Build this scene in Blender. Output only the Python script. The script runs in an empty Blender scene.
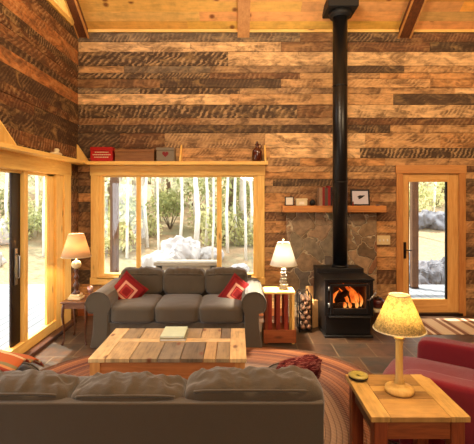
import bpy, math, random
from mathutils import Vector, Matrix, noise
random.seed(7)
S = bpy.context.scene
C = S.collection
F = 415.0
PI = math.pi
CH = 1.74
def X(px, Y): return (px-237.0)*Y/F
def Z(py, Y): return CH+(195.0-py)*Y/F
def lin(c):
    r = []
    for v in c[:3]:
        v /= 255.0
        r.append(v/12.92 if v <= .04045 else ((v+.055)/1.055)**2.4)
    return tuple(r)+(1.0,)

# ------------------------------------------------------------ mesh builder
class MB:
    def __init__(s): s.v=[]; s.f=[]; s.c=[]; s.r=[]; s.sm=[]
    def add(s, vs, fs, col=None, rnd=None, smooth=False):
        b=len(s.v); s.v += [tuple(v) for v in vs]
        if rnd is None: rnd=random.random()
        for f in fs:
            s.f.append(tuple(b+i for i in f)); s.c.append(col or (1,1,1,0)); s.r.append(rnd); s.sm.append(smooth)
        return s
    def box(s,x0,x1,y0,y1,z0,z1,col=None,rnd=None,M=None,ch=0.0):
        if ch>0:
            vs=[];idx={}
            pts=[]
            for sx in (0,1):
                for sy in (0,1):
                    for sz in (0,1):
                        X_=(x0,x1)[sx];Y_=(y0,y1)[sy];Z_=(z0,z1)[sz]
                        dx=ch*(1-2*sx);dy=ch*(1-2*sy);dz=ch*(1-2*sz)
                        idx[(sx,sy,sz)]=len(pts)
                        pts+= [(X_,Y_+dy,Z_+dz),(X_+dx,Y_,Z_+dz),(X_+dx,Y_+dy,Z_)]
            g=lambda a,b,c,k: idx[(a,b,c)]+k
            fs=[(g(0,0,0,0),g(0,0,1,0),g(0,1,1,0),g(0,1,0,0)),(g(1,0,0,0),g(1,1,0,0),g(1,1,1,0),g(1,0,1,0)),
                (g(0,0,0,1),g(1,0,0,1),g(1,0,1,1),g(0,0,1,1)),(g(0,1,0,1),g(0,1,1,1),g(1,1,1,1),g(1,1,0,1)),
                (g(0,0,0,2),g(0,1,0,2),g(1,1,0,2),g(1,0,0,2)),(g(0,0,1,2),g(1,0,1,2),g(1,1,1,2),g(0,1,1,2))]
            for a in (0,1):
                for b in (0,1):
                    fs.append((g(a,b,0,0),g(a,b,1,0),g(a,b,1,1),g(a,b,0,1)) )
                    fs.append((g(a,0,b,0),g(a,1,b,0),g(a,1,b,2),g(a,0,b,2)))
                    fs.append((g(0,a,b,1),g(1,a,b,1),g(1,a,b,2),g(0,a,b,2)))
                    for c in (0,1): fs.append((g(a,b,c,0),g(a,b,c,1),g(a,b,c,2)))
            vs=pts
        else:
            vs=[(x0,y0,z0),(x1,y0,z0),(x1,y1,z0),(x0,y1,z0),(x0,y0,z1),(x1,y0,z1),(x1,y1,z1),(x0,y1,z1)]
            fs=[(0,3,2,1),(4,5,6,7),(0,1,5,4),(1,2,6,5),(2,3,7,6),(3,0,4,7)]
        if M is not None: vs=[M@Vector(v) for v in vs]
        return s.add(vs,fs,col,rnd)
    def prism(s,poly,a,b,axis='y',col=None,rnd=None,M=None,smooth=False,caps=True):
        n=len(poly); vs=[]
        for t in (a,b):
            for p in poly:
                if axis=='y': vs.append(Vector((p[0],t,p[1])))
                elif axis=='x': vs.append(Vector((t,p[0],p[1])))
                else: vs.append(Vector((p[0],p[1],t)))
        fs=[(i,(i+1)%n,n+(i+1)%n,n+i) for i in range(n)]
        if M is not None: vs=[M@v for v in vs]
        s.add(vs,fs,col,rnd,smooth)
        if caps:
            b0=len(s.v)-2*n
            for f in (tuple(b0+i for i in reversed(range(n))),tuple(b0+n+i for i in range(n))):
                s.f.append(f); s.c.append(col or (1,1,1,0)); s.r.append(s.r[-1]); s.sm.append(False)
        return s
    def lathe(s,prof,cx=0,cy=0,cz=0,n=24,col=None,M=None,smooth=True,caps=True,sx=1,sy=1):
        vs=[]
        for r,z in prof:
            for i in range(n):
                a=2*PI*i/n; vs.append(Vector((cx+r*math.cos(a)*sx,cy+r*math.sin(a)*sy,cz+z)))
        fs=[]
        for k in range(len(prof)-1):
            for i in range(n):
                j=(i+1)%n; fs.append((k*n+i,k*n+j,(k+1)*n+j,(k+1)*n+i))
        if caps:
            fs.append(tuple(reversed(range(n)))); fs.append(tuple((len(prof)-1)*n+i for i in range(n)))
        if M is not None: vs=[M@v for v in vs]
        return s.add(vs,fs,col,None,smooth)
    def tube(s,pts,rad,n=8,col=None,smooth=True):
        pts=[Vector(p) for p in pts]; m=len(pts)
        if not isinstance(rad,(list,tuple)): rad=[rad]*m
        vs=[];up=Vector((0,0,1)); prev=None
        for i,p in enumerate(pts):
            t=(pts[min(i+1,m-1)]-pts[max(i-1,0)]).normalized()
            if prev is None:
                u=t.cross(up)
                if u.length<.05: u=t.cross(Vector((1,0,0)))
            else: u=prev-t*prev.dot(t)
            u.normalize(); prev=u; w=t.cross(u)
            for k in range(n):
                a=2*PI*k/n; vs.append(p+(u*math.cos(a)+w*math.sin(a))*rad[i])
        fs=[]
        for i in range(m-1):
            for k in range(n):
                j=(k+1)%n; fs.append((i*n+k,i*n+j,(i+1)*n+j,(i+1)*n+k))
        fs.append(tuple(reversed(range(n)))); fs.append(tuple((m-1)*n+k for k in range(n)))
        return s.add(vs,fs,col,None,smooth)
    def build(s,name,mat,parent=None,bevel=0,sub=0):
        me=bpy.data.meshes.new(name); me.from_pydata(s.v,[],s.f); me.update()
        ca=me.color_attributes.new('Col','FLOAT_COLOR','CORNER'); ra=me.attributes.new('rnd','FLOAT','FACE')
        for p in me.polygons:
            for li in p.loop_indices: ca.data[li].color=s.c[p.index]
            ra.data[p.index].value=s.r[p.index]; p.use_smooth=s.sm[p.index]
        me.materials.append(mat)
        o=bpy.data.objects.new(name,me); C.objects.link(o)
        if parent is not None: o.parent=parent
        if bevel:
            b=o.modifiers.new('b','BEVEL'); b.width=bevel; b.segments=2; b.limit_method='ANGLE'; b.angle_limit=.6
        if sub:
            m=o.modifiers.new('s','SUBSURF'); m.levels=sub; m.render_levels=sub
        return o
def puff(hx,hy,hz,k=5,n=14,c=(0,0,0),seed=0,wr=0.0,wf=6.0,top=0.0,taper=0):
    """soft box: surface of a subdivided cube pushed to a rounded box"""
    vs=[];fs=[];key={}
    def vid(p):
        q=tuple(round(a,5) for a in p)
        if q in key: return key[q]
        nrm=(abs(p[0])**k+abs(p[1])**k+abs(p[2])**k)**(1.0/k)
        v=Vector(p)/nrm
        w=Vector((v.x*hx,v.y*hy,v.z*hz))
        if taper: w.x*=1-taper*max(0,v.z); 
        if top: w.z+=top*(1-v.x*v.x)*(1-v.y*v.y)*(1 if v.z>0 else -1)
        if wr:
            d=noise.noise(Vector((w.x*wf+seed*7.3,w.y*wf+3.1,w.z*wf*.6)))+.5*noise.noise(Vector((w.x*wf*2.6+seed,w.y*wf*2.6,w.z*wf*1.4+seed)))
            w+=v.normalized()*d*wr
        key[q]=len(vs); vs.append(w+Vector(c)); return key[q]
    for ax in range(3):
        for sg in (-1,1):
            for i in range(n):
                for j in range(n):
                    q=[]
                    for a,b in ((i,j),(i+1,j),(i+1,j+1),(i,j+1)):
                        p=[0,0,0]; p[ax]=sg; p[(ax+1)%3]=-1+2*a/n; p[(ax+2)%3]=-1+2*b/n
                        q.append(vid(p))
                    if sg<0: q.reverse()
                    fs.append(tuple(q))
    return vs,fs

# ------------------------------------------------------------ properties
def tag(o,label=None,cat=None,group=None,kind=None):
    if label: o['label']=label
    if cat: o['category']=cat
    if group: o['group']=group
    if kind: o['kind']=kind
    return o
def empty(name,loc,rz=0,label=None,cat=None,group=None,kind=None):
    o=bpy.data.objects.new(name,None); C.objects.link(o); o.location=loc; o.rotation_euler=(0,0,rz)
    o.empty_display_size=.1
    return tag(o,label,cat,group,kind)
def copy_tree(o,parent=None):
    c=o.copy(); C.objects.link(c); c.parent=parent
    for ch in list(o.children): copy_tree(ch,c)
    return c

# ------------------------------------------------------------ materials
class N:
    def __init__(s,name):
        s.m=bpy.data.materials.new(name); s.m.use_nodes=True; s.t=s.m.node_tree; s.t.nodes.clear()
        s.out=s.t.nodes.new('ShaderNodeOutputMaterial')
    def n(s,ty,ins=None,**kw):
        nd=s.t.nodes.new(ty)
        for k,v in kw.items(): setattr(nd,k,v)
        for k,v in (ins or {}).items():
            if isinstance(v,bpy.types.NodeSocket): s.t.links.new(v,nd.inputs[k])
            else: nd.inputs[k].default_value=v
        return nd
    def math(s,op,a,b=0.0,c=None,clamp=False):
        ins={0:a,1:b}
        if c is not None: ins[2]=c
        return s.n('ShaderNodeMath',ins,operation=op,use_clamp=clamp).outputs[0]
    def mix(s,f,a,b,mode='MIX'):
        nd=s.n('ShaderNodeMix',data_type='RGBA',blend_type=mode)
        for i,v in ((0,f),(6,a),(7,b)):
            if isinstance(v,bpy.types.NodeSocket): s.t.links.new(v,nd.inputs[i])
            else: nd.inputs[i].default_value=v
        return nd.outputs[2]
    def obj(s): return s.n('ShaderNodeTexCoord').outputs['Object']
    def mapv(s,v,sc=(1,1,1),loc=(0,0,0),rot=(0,0,0)):
        return s.n('ShaderNodeMapping',{'Vector':v,'Scale':sc,'Location':loc,'Rotation':rot}).outputs[0]
    def noise(s,v,scale=5,detail=3,rough=.5,dist=0):
        return s.n('ShaderNodeTexNoise',{'Vector':v,'Scale':scale,'Detail':detail,'Roughness':rough,'Distortion':dist}).outputs[0]
    def ramp(s,f,stops,interp='LINEAR'):
        r=s.n('ShaderNodeValToRGB',{'Fac':f}); cr=r.color_ramp; cr.interpolation=interp
        while len(cr.elements)<len(stops): cr.elements.new(.5)
        for e,(p,c) in zip(cr.elements,stops): e.position=p; e.color=c if len(c)==4 else c+(1,)
        return r.outputs[0]
    def bsdf(s,col,rough=.6,bump=None,bs=.3,bd=.01,metal=0,spec=.4,**kw):
        ins={'Base Color':col,'Roughness':rough,'Metallic':metal,'Specular IOR Level':spec}
        ins.update(kw)
        p=s.n('ShaderNodeBsdfPrincipled',ins)
        if bump is not None:
            b=s.n('ShaderNodeBump',{'Height':bump,'Strength':bs,'Distance':bd}); s.t.links.new(b.outputs[0],p.inputs['Normal'])
        s.t.links.new(p.outputs[0],s.out.inputs[0]); return s.m
g=lambda v:(v,v,v,1)
def plain(name,c,rough=.6,metal=0,nz=.12,scale=30,bump=.2,spec=.4):
    n=N(name); f=n.noise(n.obj(),scale,3)
    c=lin(c); a=tuple(v*(1-nz) for v in c[:3])+(1,); b=tuple(min(1,v*(1+nz)) for v in c[:3])+(1,)
    return n.bsdf(n.mix(f,a,b),rough,f,bump,.003,metal,spec)
def wood(name,c1,c2,axis='x',rough=.5,sc=1.0,knots=True,spec=.4,bump=.25):
    n=N(name); o=n.obj()
    rn=n.n('ShaderNodeObjectInfo').outputs['Random']
    o=n.n('ShaderNodeVectorMath',{0:o,1:n.n('ShaderNodeCombineXYZ',{0:n.math('MULTIPLY',rn,7.0),1:n.math('MULTIPLY',rn,3.0),2:n.math('MULTIPLY',rn,5.0)}).outputs[0]},operation='ADD').outputs[0]
    s={'x':(1.2,14,14),'y':(14,1.2,14),'z':(14,14,1.2)}[axis]; s=tuple(v*sc for v in s)
    f=n.noise(n.mapv(o,s),2.0,5,.6,.6); f2=n.noise(n.mapv(o,tuple(v*5 for v in s)),2.0,2)
    f=n.math('ADD',n.math('MULTIPLY',f,.75),n.math('MULTIPLY',f2,.25))
    f=n.math('MULTIPLY',n.math('SUBTRACT',f,.32),2.7,clamp=True)
    col=n.mix(f,lin(c2),lin(c1))
    if knots:
        v=n.n('ShaderNodeTexVoronoi',{'Vector':n.mapv(o,{'x':(1.6,5,5),'y':(5,1.6,5),'z':(5,5,1.6)}[axis]),'Scale':1.0}).outputs['Distance']
        k=n.ramp(v,[(0,g(1)),(.05,g(.8)),(.11,g(0))])
        col=n.mix(n.math('MULTIPLY',k,.75),col,lin((c2[0]*.45,c2[1]*.35,c2[2]*.3)))
    return n.bsdf(col,rough,f,bump,.003,0,spec)
def planks(name,axis='x',saw=True,rough=.75,spec=.25,board=None):
    """reclaimed boards; each board's own colour is on the mesh, grain and saw marks are procedural"""
    n=N(name); o=n.obj(); at=n.n('ShaderNodeAttribute',attribute_name='Col'); rd=n.n('ShaderNodeAttribute',attribute_name='rnd').outputs['Fac']
    xyz=n.n('ShaderNodeSeparateXYZ',{0:o}).outputs
    i={'x':0,'y':1}[axis]; L=xyz[i]; W=xyz[2] if board is None else xyz[1-i]
    r9=n.math('MULTIPLY',rd,37.0)
    L=n.math('ADD',L,r9)
    v=n.n('ShaderNodeCombineXYZ',{0:n.math('MULTIPLY',L,1.6),1:r9,2:n.math('MULTIPLY',W,26.0)}).outputs[0]
    f1=n.noise(v,1.6,5,.65,.8)
    v2=n.n('ShaderNodeCombineXYZ',{0:n.math('MULTIPLY',L,5.0),1:r9,2:n.math('MULTIPLY',W,9.0)}).outputs[0]
    f2=n.noise(v2,1.5,4,.6)
    f=n.math('ADD',n.math('MULTIPLY',f1,.6),n.math('MULTIPLY',f2,.6))
    if not saw:
        col=n.mix(1.0,at.outputs['Color'],n.ramp(f,[(.35,g(.42)),(.55,g(.95)),(.75,g(1.3))] if board else [(.3,g(.6)),(.6,g(1.0)),(.8,g(1.2))]),'MULTIPLY')
        kv=n.n('ShaderNodeTexVoronoi',{'Vector':n.n('ShaderNodeCombineXYZ',{0:n.math('MULTIPLY',L,2.0),1:n.math('MULTIPLY',W,4.0),2:0.0}).outputs[0],'Scale':1.0},voronoi_dimensions='2D').outputs['Distance']
        col=n.mix(n.ramp(kv,[(.04,g(.85)),(.10,g(0))]),col,lin((110,52,22)))
        h=f
    if saw:
        v3=n.n('ShaderNodeCombineXYZ',{0:n.math('MULTIPLY',L,2.2),1:r9,2:n.math('MULTIPLY',W,5.0)}).outputs[0]
        f3=n.noise(v3,1.3,4,.7,1.0)
        col=n.mix(1.0,at.outputs['Color'],n.ramp(f,[(.36,g(.34)),(.5,g(.8)),(.62,g(1.15)),(.8,g(1.7))]),'MULTIPLY')
        col=n.mix(n.ramp(f3,[(.38,g(.72)),(.55,g(0))]),col,n.mix(f1,lin((52,36,24)),lin((96,70,48))))
        col=n.mix(n.ramp(f3,[(.52,g(0)),(.68,g(.42))]),col,n.mix(f1,lin((150,112,72)),lin((216,174,108))))
        fq=n.math('ADD',55.0,n.math('MULTIPLY',n.math('FRACT',n.math('MULTIPLY',rd,7.3)),75.0))
        ph=n.math('ADD',n.math('ADD',n.math('MULTIPLY',L,fq),n.math('MULTIPLY',W,n.math('MULTIPLY',n.math('SUBTRACT',rd,-.25),-95.0))),n.math('ADD',n.math('MULTIPLY',f3,14.0),n.math('MULTIPLY',f1,3.0)))
        st=n.math('MULTIPLY',n.math('ADD',n.math('SINE',ph),.1),1.5,clamp=True)
        nm=n.noise(n.n('ShaderNodeCombineXYZ',{0:n.math('MULTIPLY',L,4.5),1:r9,2:n.math('MULTIPLY',W,9.0)}).outputs[0],1.2,3,.6)
        st=n.math('MULTIPLY',n.math('MULTIPLY',st,n.ramp(nm,[(.40,g(.0)),(.62,g(1))])),at.outputs['Alpha'])
        lt=n.mix(.6,at.outputs['Color'],lin((226,184,130)))
        col=n.mix(n.math('MULTIPLY',st,.85),col,lt); h=n.math('ADD',f,n.math('MULTIPLY',st,.4))
    return n.bsdf(col,rough,h,.5,.006,0,spec)
def fabric(name,c,nz=.2,scale=160,rough=.95,big=5):
    n=N(name); o=n.obj(); f=n.noise(o,scale,2); b=n.noise(o,big,3)
    c=lin(c); a=tuple(v*(1-nz) for v in c[:3])+(1,); d=tuple(min(1,v*(1+nz)) for v in c[:3])+(1,)
    w=n.n('ShaderNodeTexWave',{'Vector':o,'Scale':60.0,'Distortion':1.5}).outputs['Fac']
    h=n.math('ADD',n.math('MULTIPLY',f,.4),n.math('ADD',n.math('MULTIPLY',b,1.5),n.math('MULTIPLY',w,.1)))
    return n.bsdf(n.mix(n.math('ADD',n.math('MULTIPLY',f,.6),n.math('MULTIPLY',b,.4)),a,d),rough,h,.35,.012,0,.15,**{'Sheen Weight':.25,'Sheen Roughness':.5})
def glass(name,tint=(1,1,1,1),fac=.05):
    n=N(name); t=n.n('ShaderNodeBsdfTransparent',{'Color':tint}).outputs[0]; gl=n.n('ShaderNodeBsdfGlossy',{'Roughness':.02}).outputs[0]
    m=n.n('ShaderNodeMixShader',{0:fac,1:t,2:gl}).outputs[0]; n.t.links.new(m,n.out.inputs[0]); return n.m
def emit(name,c,st):
    n=N(name); e=n.n('ShaderNodeEmission',{'Color':c,'Strength':st}); n.t.links.new(e.outputs[0],n.out.inputs[0]); return n.m
def shade(name,c,speck=0,glow=1.0):
    n=N(name); o=n.obj(); f=n.noise(o,60 if speck else 25,3,.7,1.5)
    c=lin(c)
    if speck: col=n.mix(n.ramp(f,[(.40,g(0)),(.58,g(1))]),tuple(v*.5 for v in c[:3])+(1,),c)
    else: col=n.mix(f,tuple(v*.88 for v in c[:3])+(1,),c)
    d=n.n('ShaderNodeBsdfDiffuse',{'Color':col}).outputs[0]; t=n.n('ShaderNodeBsdfTranslucent',{'Color':col}).outputs[0]
    m=n.n('ShaderNodeMixShader',{0:.5,1:d,2:t}).outputs[0]; n.t.links.new(m,n.out.inputs[0]); return n.m

m_wallb=planks('reclaimed boards along x','x'); m_wally=planks('reclaimed boards along y','y')
m_ceil=planks('pine ceiling boards','x',saw=False,rough=.55)
m_tabx=planks('table boards x','x',saw=False,rough=.5,board=1,spec=.35); m_taby=planks('table boards y','y',saw=False,rough=.5,board=1,spec=.35)
PINE=((244,206,120),(218,166,82))
m_pinex=wood('pine x',*PINE,'x'); m_piney=wood('pine y',*PINE,'y'); m_pinez=wood('pine z',*PINE,'z')
m_leafz=wood('fir leaf z',(226,176,104),(198,140,72),'z',knots=False); m_leafx=wood('fir leaf x',(226,176,104),(198,140,72),'x',knots=False)
m_doorz=wood('fir door z',(200,140,76),(166,106,52),'z',knots=False); m_doorx=wood('fir door x',(205,148,86),(176,116,60),'x',knots=False)
m_mantel=wood('mantel wood',(206,140,72),(160,96,44),'x')
m_post=wood('weathered post',(112,80,54),(76,52,36),'z',rough=.8)
m_grey=wood('weathered grey rail',(170,160,140),(120,112,98),'x',rough=.9)
m_red=wood('red stained wood',(140,48,26),(90,26,14),'z',knots=False)
m_redx=wood('red brown wood x',(160,88,44),(112,54,26),'x')
m_redz=wood('red brown wood z',(150,76,38),(100,44,22),'z')
m_obr=wood('orange brown wood',(188,116,62),(146,84,42),'x')
m_walnut=wood('walnut',(122,74,40),(80,44,22),'x',knots=False,rough=.35); m_walnutz=wood('walnut legs',(96,54,30),(60,32,18),'z',knots=False,rough=.35)
m_beam=wood('beam wood y',(214,158,92),(180,118,60),'y')
m_darkbeam=wood('dark beam y',(120,70,38),(76,42,22),'y')
m_sill=wood('dark sill wood',(92,52,30),(52,28,16),'y',rough=.4)
m_sofa=fabric('taupe slipcover',(78,68,54)); m_redch=fabric('maroon upholstery',(104,18,28),nz=.12)
m_iron=plain('black cast iron',(22,20,20),.45,.3,.1,60,.15,.5); m_black=plain('matte black',(14,13,13),.6)
m_brick=plain('firebrick',(70,50,38),.9)
m_steel=plain('steel',(150,148,142),.3,.9); m_bronze=plain('dark bronze',(46,34,28),.4,.6)
m_stove_pipe=plain('stove pipe black',(26,26,28),.32,.5,.05,20,.05,.6)
m_glass=glass('window glass'); m_fglass=glass('stove glass',(1,.92,.85,1),.04)
m_white=plain('off white',(225,220,205),.6); m_cream=plain('cream',(214,200,160),.6); m_ivory=plain('ivory plate',(215,190,140),.5)
m_darkred=plain('dark red',(120,22,20),.55); m_redbox=plain('red tin',(170,26,24),.4); m_brownglass=plain('brown jug glaze',(74,28,14),.12,0,.1,10,.05,.8)
m_log=plain('log bark',(84,60,42),.9,0,.4,25,.8); m_cut=plain('aged cut wood',(112,74,48),.8,0,.3,18,.3); m_logend=plain('split wood',(196,146,90),.8,0,.25,18,.3)
m_trunk=plain('grey tree bark',(190,180,165),.95,0,.35,9,.6); m_trunkd=plain('dark tree bark',(110,95,78),.95,0,.4,9,.6)
m_rock=plain('pale granite',(176,172,168),.9,0,.3,5,.8); m_rockd=plain('grey granite',(104,104,108),.9,0,.35,6,.8)

# floor: slate tiles
n=N('slate tiles'); o=n.obj()
br=n.n('ShaderNodeTexBrick',{'Vector':n.mapv(o,(1,1,1),(.13,.05,0)),'Color1':g(0.0),'Color2':g(1.0),'Mortar':g(.5),'Scale':1.0,'Mortar Size':.006,'Mortar Smooth':.1,'Bias':0.0,'Brick Width':.41,'Row Height':.41})
br.offset=0.5; br.squash=1
f1=n.noise(o,3.2,5,.65,.8); f2=n.noise(n.mapv(o,(1,1,1),(5,3,1)),9,4,.6)
tc=n.ramp(br.outputs['Color'],[(0,lin((44,36,29))),(.3,lin((70,54,38))),(.55,lin((64,43,31))),(.8,lin((52,48,40))),(1,lin((88,58,36)))])
col=n.mix(n.ramp(f1,[(.4,g(0)),(.62,g(.75))]),tc,lin((90,58,34)))
col=n.mix(n.ramp(f2,[(.45,g(0)),(.7,g(.6))]),col,lin((56,54,46)))
col=n.mix(br.outputs['Fac'],col,lin((112,92,66)))
h=n.math('SUBTRACT',n.math('MULTIPLY',f1,.6),br.outputs['Fac'])
m_floor=n.bsdf(col,n.math('ADD',n.math('MULTIPLY',f2,.35),.22),h,.4,.006,0,.5)
# stone chimney breast
n=N('flagstone chimney'); o=n.obj(); w=n.n('ShaderNodeTexNoise',{'Vector':o,'Scale':3.5,'Detail':3.0}).outputs['Color']
vv=n.mix(.3,n.mapv(o,(1,.2,1)),w,'ADD')
vo=n.n('ShaderNodeTexVoronoi',{'Vector':vv,'Scale':3.6,'Randomness':1.0},feature='DISTANCE_TO_EDGE').outputs['Distance']
vc=n.n('ShaderNodeTexVoronoi',{'Vector':vv,'Scale':3.6,'Randomness':1.0}).outputs['Color']
rr=n.n('ShaderNodeSeparateColor',{0:vc}).outputs[0]
sc=n.ramp(rr,[(.15,lin((104,84,62))),(.32,lin((150,122,90))),(.46,lin((120,112,92))),(.58,lin((150,98,62))),(.7,lin((98,94,82))),(.85,lin((160,130,98)))])
fn=n.noise(o,14,5,.65); sc=n.mix(1.0,sc,n.ramp(fn,[(.3,g(.6)),(.7,g(1.3))]),'MULTIPLY')
gr=n.ramp(vo,[(.010,g(1)),(.028,g(0))])
m_stone=n.bsdf(n.mix(gr,sc,lin((190,170,138))),.85,n.math('ADD',n.math('MULTIPLY',n.ramp(vo,[(0,g(0)),(.035,g(1))]),.6),n.math('MULTIPLY',fn,.4)),.9,.03,0,.3)
# braided rug, rings follow the oval
def braid(name,cx,cy,a,b,stops,rings,pw=2.6):
    n=N(name); xyz=n.n('ShaderNodeSeparateXYZ',{0:n.obj()}).outputs
    u=n.math('ABSOLUTE',n.math('DIVIDE',xyz[0],a)); v=n.math('ABSOLUTE',n.math('DIVIDE',xyz[1],b))
    r=n.math('POWER',n.math('ADD',n.math('POWER',u,pw),n.math('POWER',v,pw)),1.0/pw)
    ang=n.math('ARCTAN2',n.math('DIVIDE',xyz[1],b),n.math('DIVIDE',xyz[0],a))
    q=n.math('MULTIPLY',r,rings); fr=n.math('FRACT',q); fl=n.math('FLOOR',q)
    wn=n.n('ShaderNodeTexWhiteNoise',{'W':fl},noise_dimensions='1D').outputs['Value']
    base=n.ramp(n.math('ADD',n.math('MULTIPLY',r,.97),n.math('MULTIPLY',n.math('SUBTRACT',wn,.5),.09)),stops)
    tw=n.math('SINE',n.math('ADD',n.math('MULTIPLY',ang,n.math('MULTIPLY',r,230.0)),n.math('MULTIPLY',fr,6.2)))
    k=n.math('MULTIPLY',n.math('ADD',tw,n.math('SUBTRACT',wn,.8)),.6,clamp=True)
    col=n.mix(k,base,n.mix(wn,lin((200,170,140)),lin((56,34,30))))
    col=n.mix(n.math('MULTIPLY',n.ramp(fr,[(0,g(1)),(.12,g(0)),(.88,g(0)),(1,g(1))]),.7),col,lin((50,28,20)))
    h=n.math('SINE',n.math('MULTIPLY',fr,PI))
    return n.bsdf(col,.95,n.math('ADD',h,n.math('MULTIPLY',tw,.3)),.6,.008,0,.1)
m_rug=braid('braided rug',0,0,1.75,1.5,[(0,lin((120,98,74))),(.4,lin((116,86,62))),(.55,lin((146,120,98))),(.66,lin((74,48,44))),(.74,lin((134,84,54))),(.82,lin((80,42,34))),(.88,lin((150,94,56))),(.94,lin((100,56,36))),(1,lin((86,60,38)))],44)
m_rug2=braid('small braided rug',0,0,1.0,.65,[(0,lin((60,40,40))),(.4,lin((180,120,90))),(.8,lin((120,50,40))),(.9,lin((220,190,150))),(1,lin((60,34,30)))],14,2.0)
# striped runner
n=N('striped runner'); xyz=n.n('ShaderNodeSeparateXYZ',{0:n.obj()}).outputs
q=n.math('FRACT',n.math('MULTIPLY',xyz[0],2.9)); 
col=n.ramp(q,[(0,lin((196,172,136))),(.42,lin((140,104,78))),(.6,lin((206,184,150))),(.72,lin((120,84,62))),(.9,lin((180,150,118)))],'CONSTANT')
m_runner=n.bsdf(col,.95,n.noise(n.obj(),120,2),.4,.004,0,.1)
# pillow with square rings
def ringpillow(name,red,light):
    n=N(name); xyz=n.n('ShaderNodeSeparateXYZ',{0:n.obj()}).outputs
    m=n.math('MAXIMUM',n.math('ABSOLUTE',xyz[0]),n.math('ABSOLUTE',xyz[2])); m=n.math('DIVIDE',m,.23)
    c=n.ramp(m,[(0,lin(red)),(.20,lin((190,70,60))),(.24,lin(red)),(.30,lin(light)),(.42,lin(red)),(.66,lin((84,16,18))),(.70,lin(red)),(.84,lin(light)),(.89,lin(red)),(.95,lin((170,80,70)))],'CONSTANT')
    f=n.noise(n.obj(),140,2); c=n.mix(n.math('MULTIPLY',f,.35),c,lin((80,20,18)))
    return n.bsdf(c,.9,n.noise(n.obj(),20,3),.4,.01,0,.15)
m_pil=ringpillow('red pillow',(118,24,24),(196,140,112))
# patterned wool
n=N('patterned throw pillow'); f=n.noise(n.mapv(n.obj(),(6,18,6)),3,4,.7,1.2)
m_pat=n.bsdf(n.ramp(f,[(.35,lin((38,18,20))),(.50,lin((92,32,32))),(.60,lin((150,96,84))),(.68,lin((46,22,28)))]),.95,f,.4,.01,0,.1)
n=N('striped throw blanket'); xyz=n.n('ShaderNodeSeparateXYZ',{0:n.obj()}).outputs
q=n.math('FRACT',n.math('ADD',n.math('MULTIPLY',xyz[1],5.5),n.math('MULTIPLY',n.noise(n.obj(),5,2),.15)))
m_throw=n.bsdf(n.ramp(q,[(0,lin((176,96,56))),(.28,lin((206,176,134))),(.42,lin((140,60,44))),(.6,lin((190,132,84))),(.75,lin((130,120,86))),(.9,lin((176,96,56)))],'CONSTANT'),.95,q,.2,.01,0,.1)
# ground and deck
n=N('leaf litter'); f=n.noise(n.obj(),1.3,5,.7); f2=n.noise(n.obj(),14,4,.7)
m_ground=n.bsdf(n.mix(n.ramp(f,[(.4,g(0)),(.65,g(1))]),n.mix(f2,lin((116,90,64)),lin((170,146,116))),n.mix(f2,lin((92,94,62)),lin((160,150,124)))),.95,f2,.6,.05,0,.1)
n=N('deck boards'); xyz=n.n('ShaderNodeSeparateXYZ',{0:n.obj()}).outputs
q=n.math('MULTIPLY',xyz[0],1/.14); fr=n.math('FRACT',q); wn=n.n('ShaderNodeTexWhiteNoise',{'W':n.math('FLOOR',q)},noise_dimensions='1D').outputs['Value']
f=n.noise(n.mapv(n.obj(),(12,1,1)),3,4)
c=n.mix(n.math('ADD',n.math('MULTIPLY',wn,.5),n.math('MULTIPLY',f,.5)),lin((104,108,112)),lin((136,140,142)))
c=n.mix(n.ramp(fr,[(0,g(1)),(.07,g(0)),(.93,g(0)),(1,g(1))]),c,lin((48,48,46)))
m_deck=n.bsdf(c,.8,f,.2,.004,0,.2)
def leafmat(name,c1,c2):
    n=N(name); f=n.noise(n.obj(),2.5,3); f2=n.n('ShaderNodeAttribute',attribute_name='rnd').outputs['Fac']
    c=n.mix(n.math('ADD',n.math('MULTIPLY',f,.5),n.math('MULTIPLY',f2,.5)),lin(c1),lin(c2))
    d=n.n('ShaderNodeBsdfDiffuse',{'Color':c}).outputs[0]; t=n.n('ShaderNodeBsdfTranslucent',{'Color':c}).outputs[0]
    m=n.n('ShaderNodeMixShader',{0:.4,1:d,2:t}).outputs[0]; n.t.links.new(m,n.out.inputs[0]); return n.m
m_leaf=[leafmat('leaves a',(140,150,90),(240,232,180)),leafmat('leaves b',(170,172,130),(246,244,214)),leafmat('leaves c',(96,112,70),(196,196,136))]

# ------------------------------------------------------------ room shell
YB=6.0; XL=-2.3; XR=4.5; YN=-3.0; SL=.636; ZC=4.12; YR=1.5
def ceilz(y): return ZC+SL*(YB-y) if y>=YR else ZC+SL*(YB-YR)-SL*(YR-y)
o=MB().box(XL-.15,XR+.15,YN-.15,YB+.15,-.12,0).build('floor',m_floor); tag(o,kind='structure')
PAL={'K':(74,58,44),'G':(112,96,76),'L':(212,172,122),'T':(178,136,90),'B':(128,92,60),'O':(184,132,80),'R':(102,68,44),'N':(148,116,82)}
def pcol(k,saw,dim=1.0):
    c=lin(PAL[k]); v=random.uniform(.88,1.12); return (c[0]*v*dim,c[1]*v*dim,c[2]*v*dim,saw)
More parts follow.
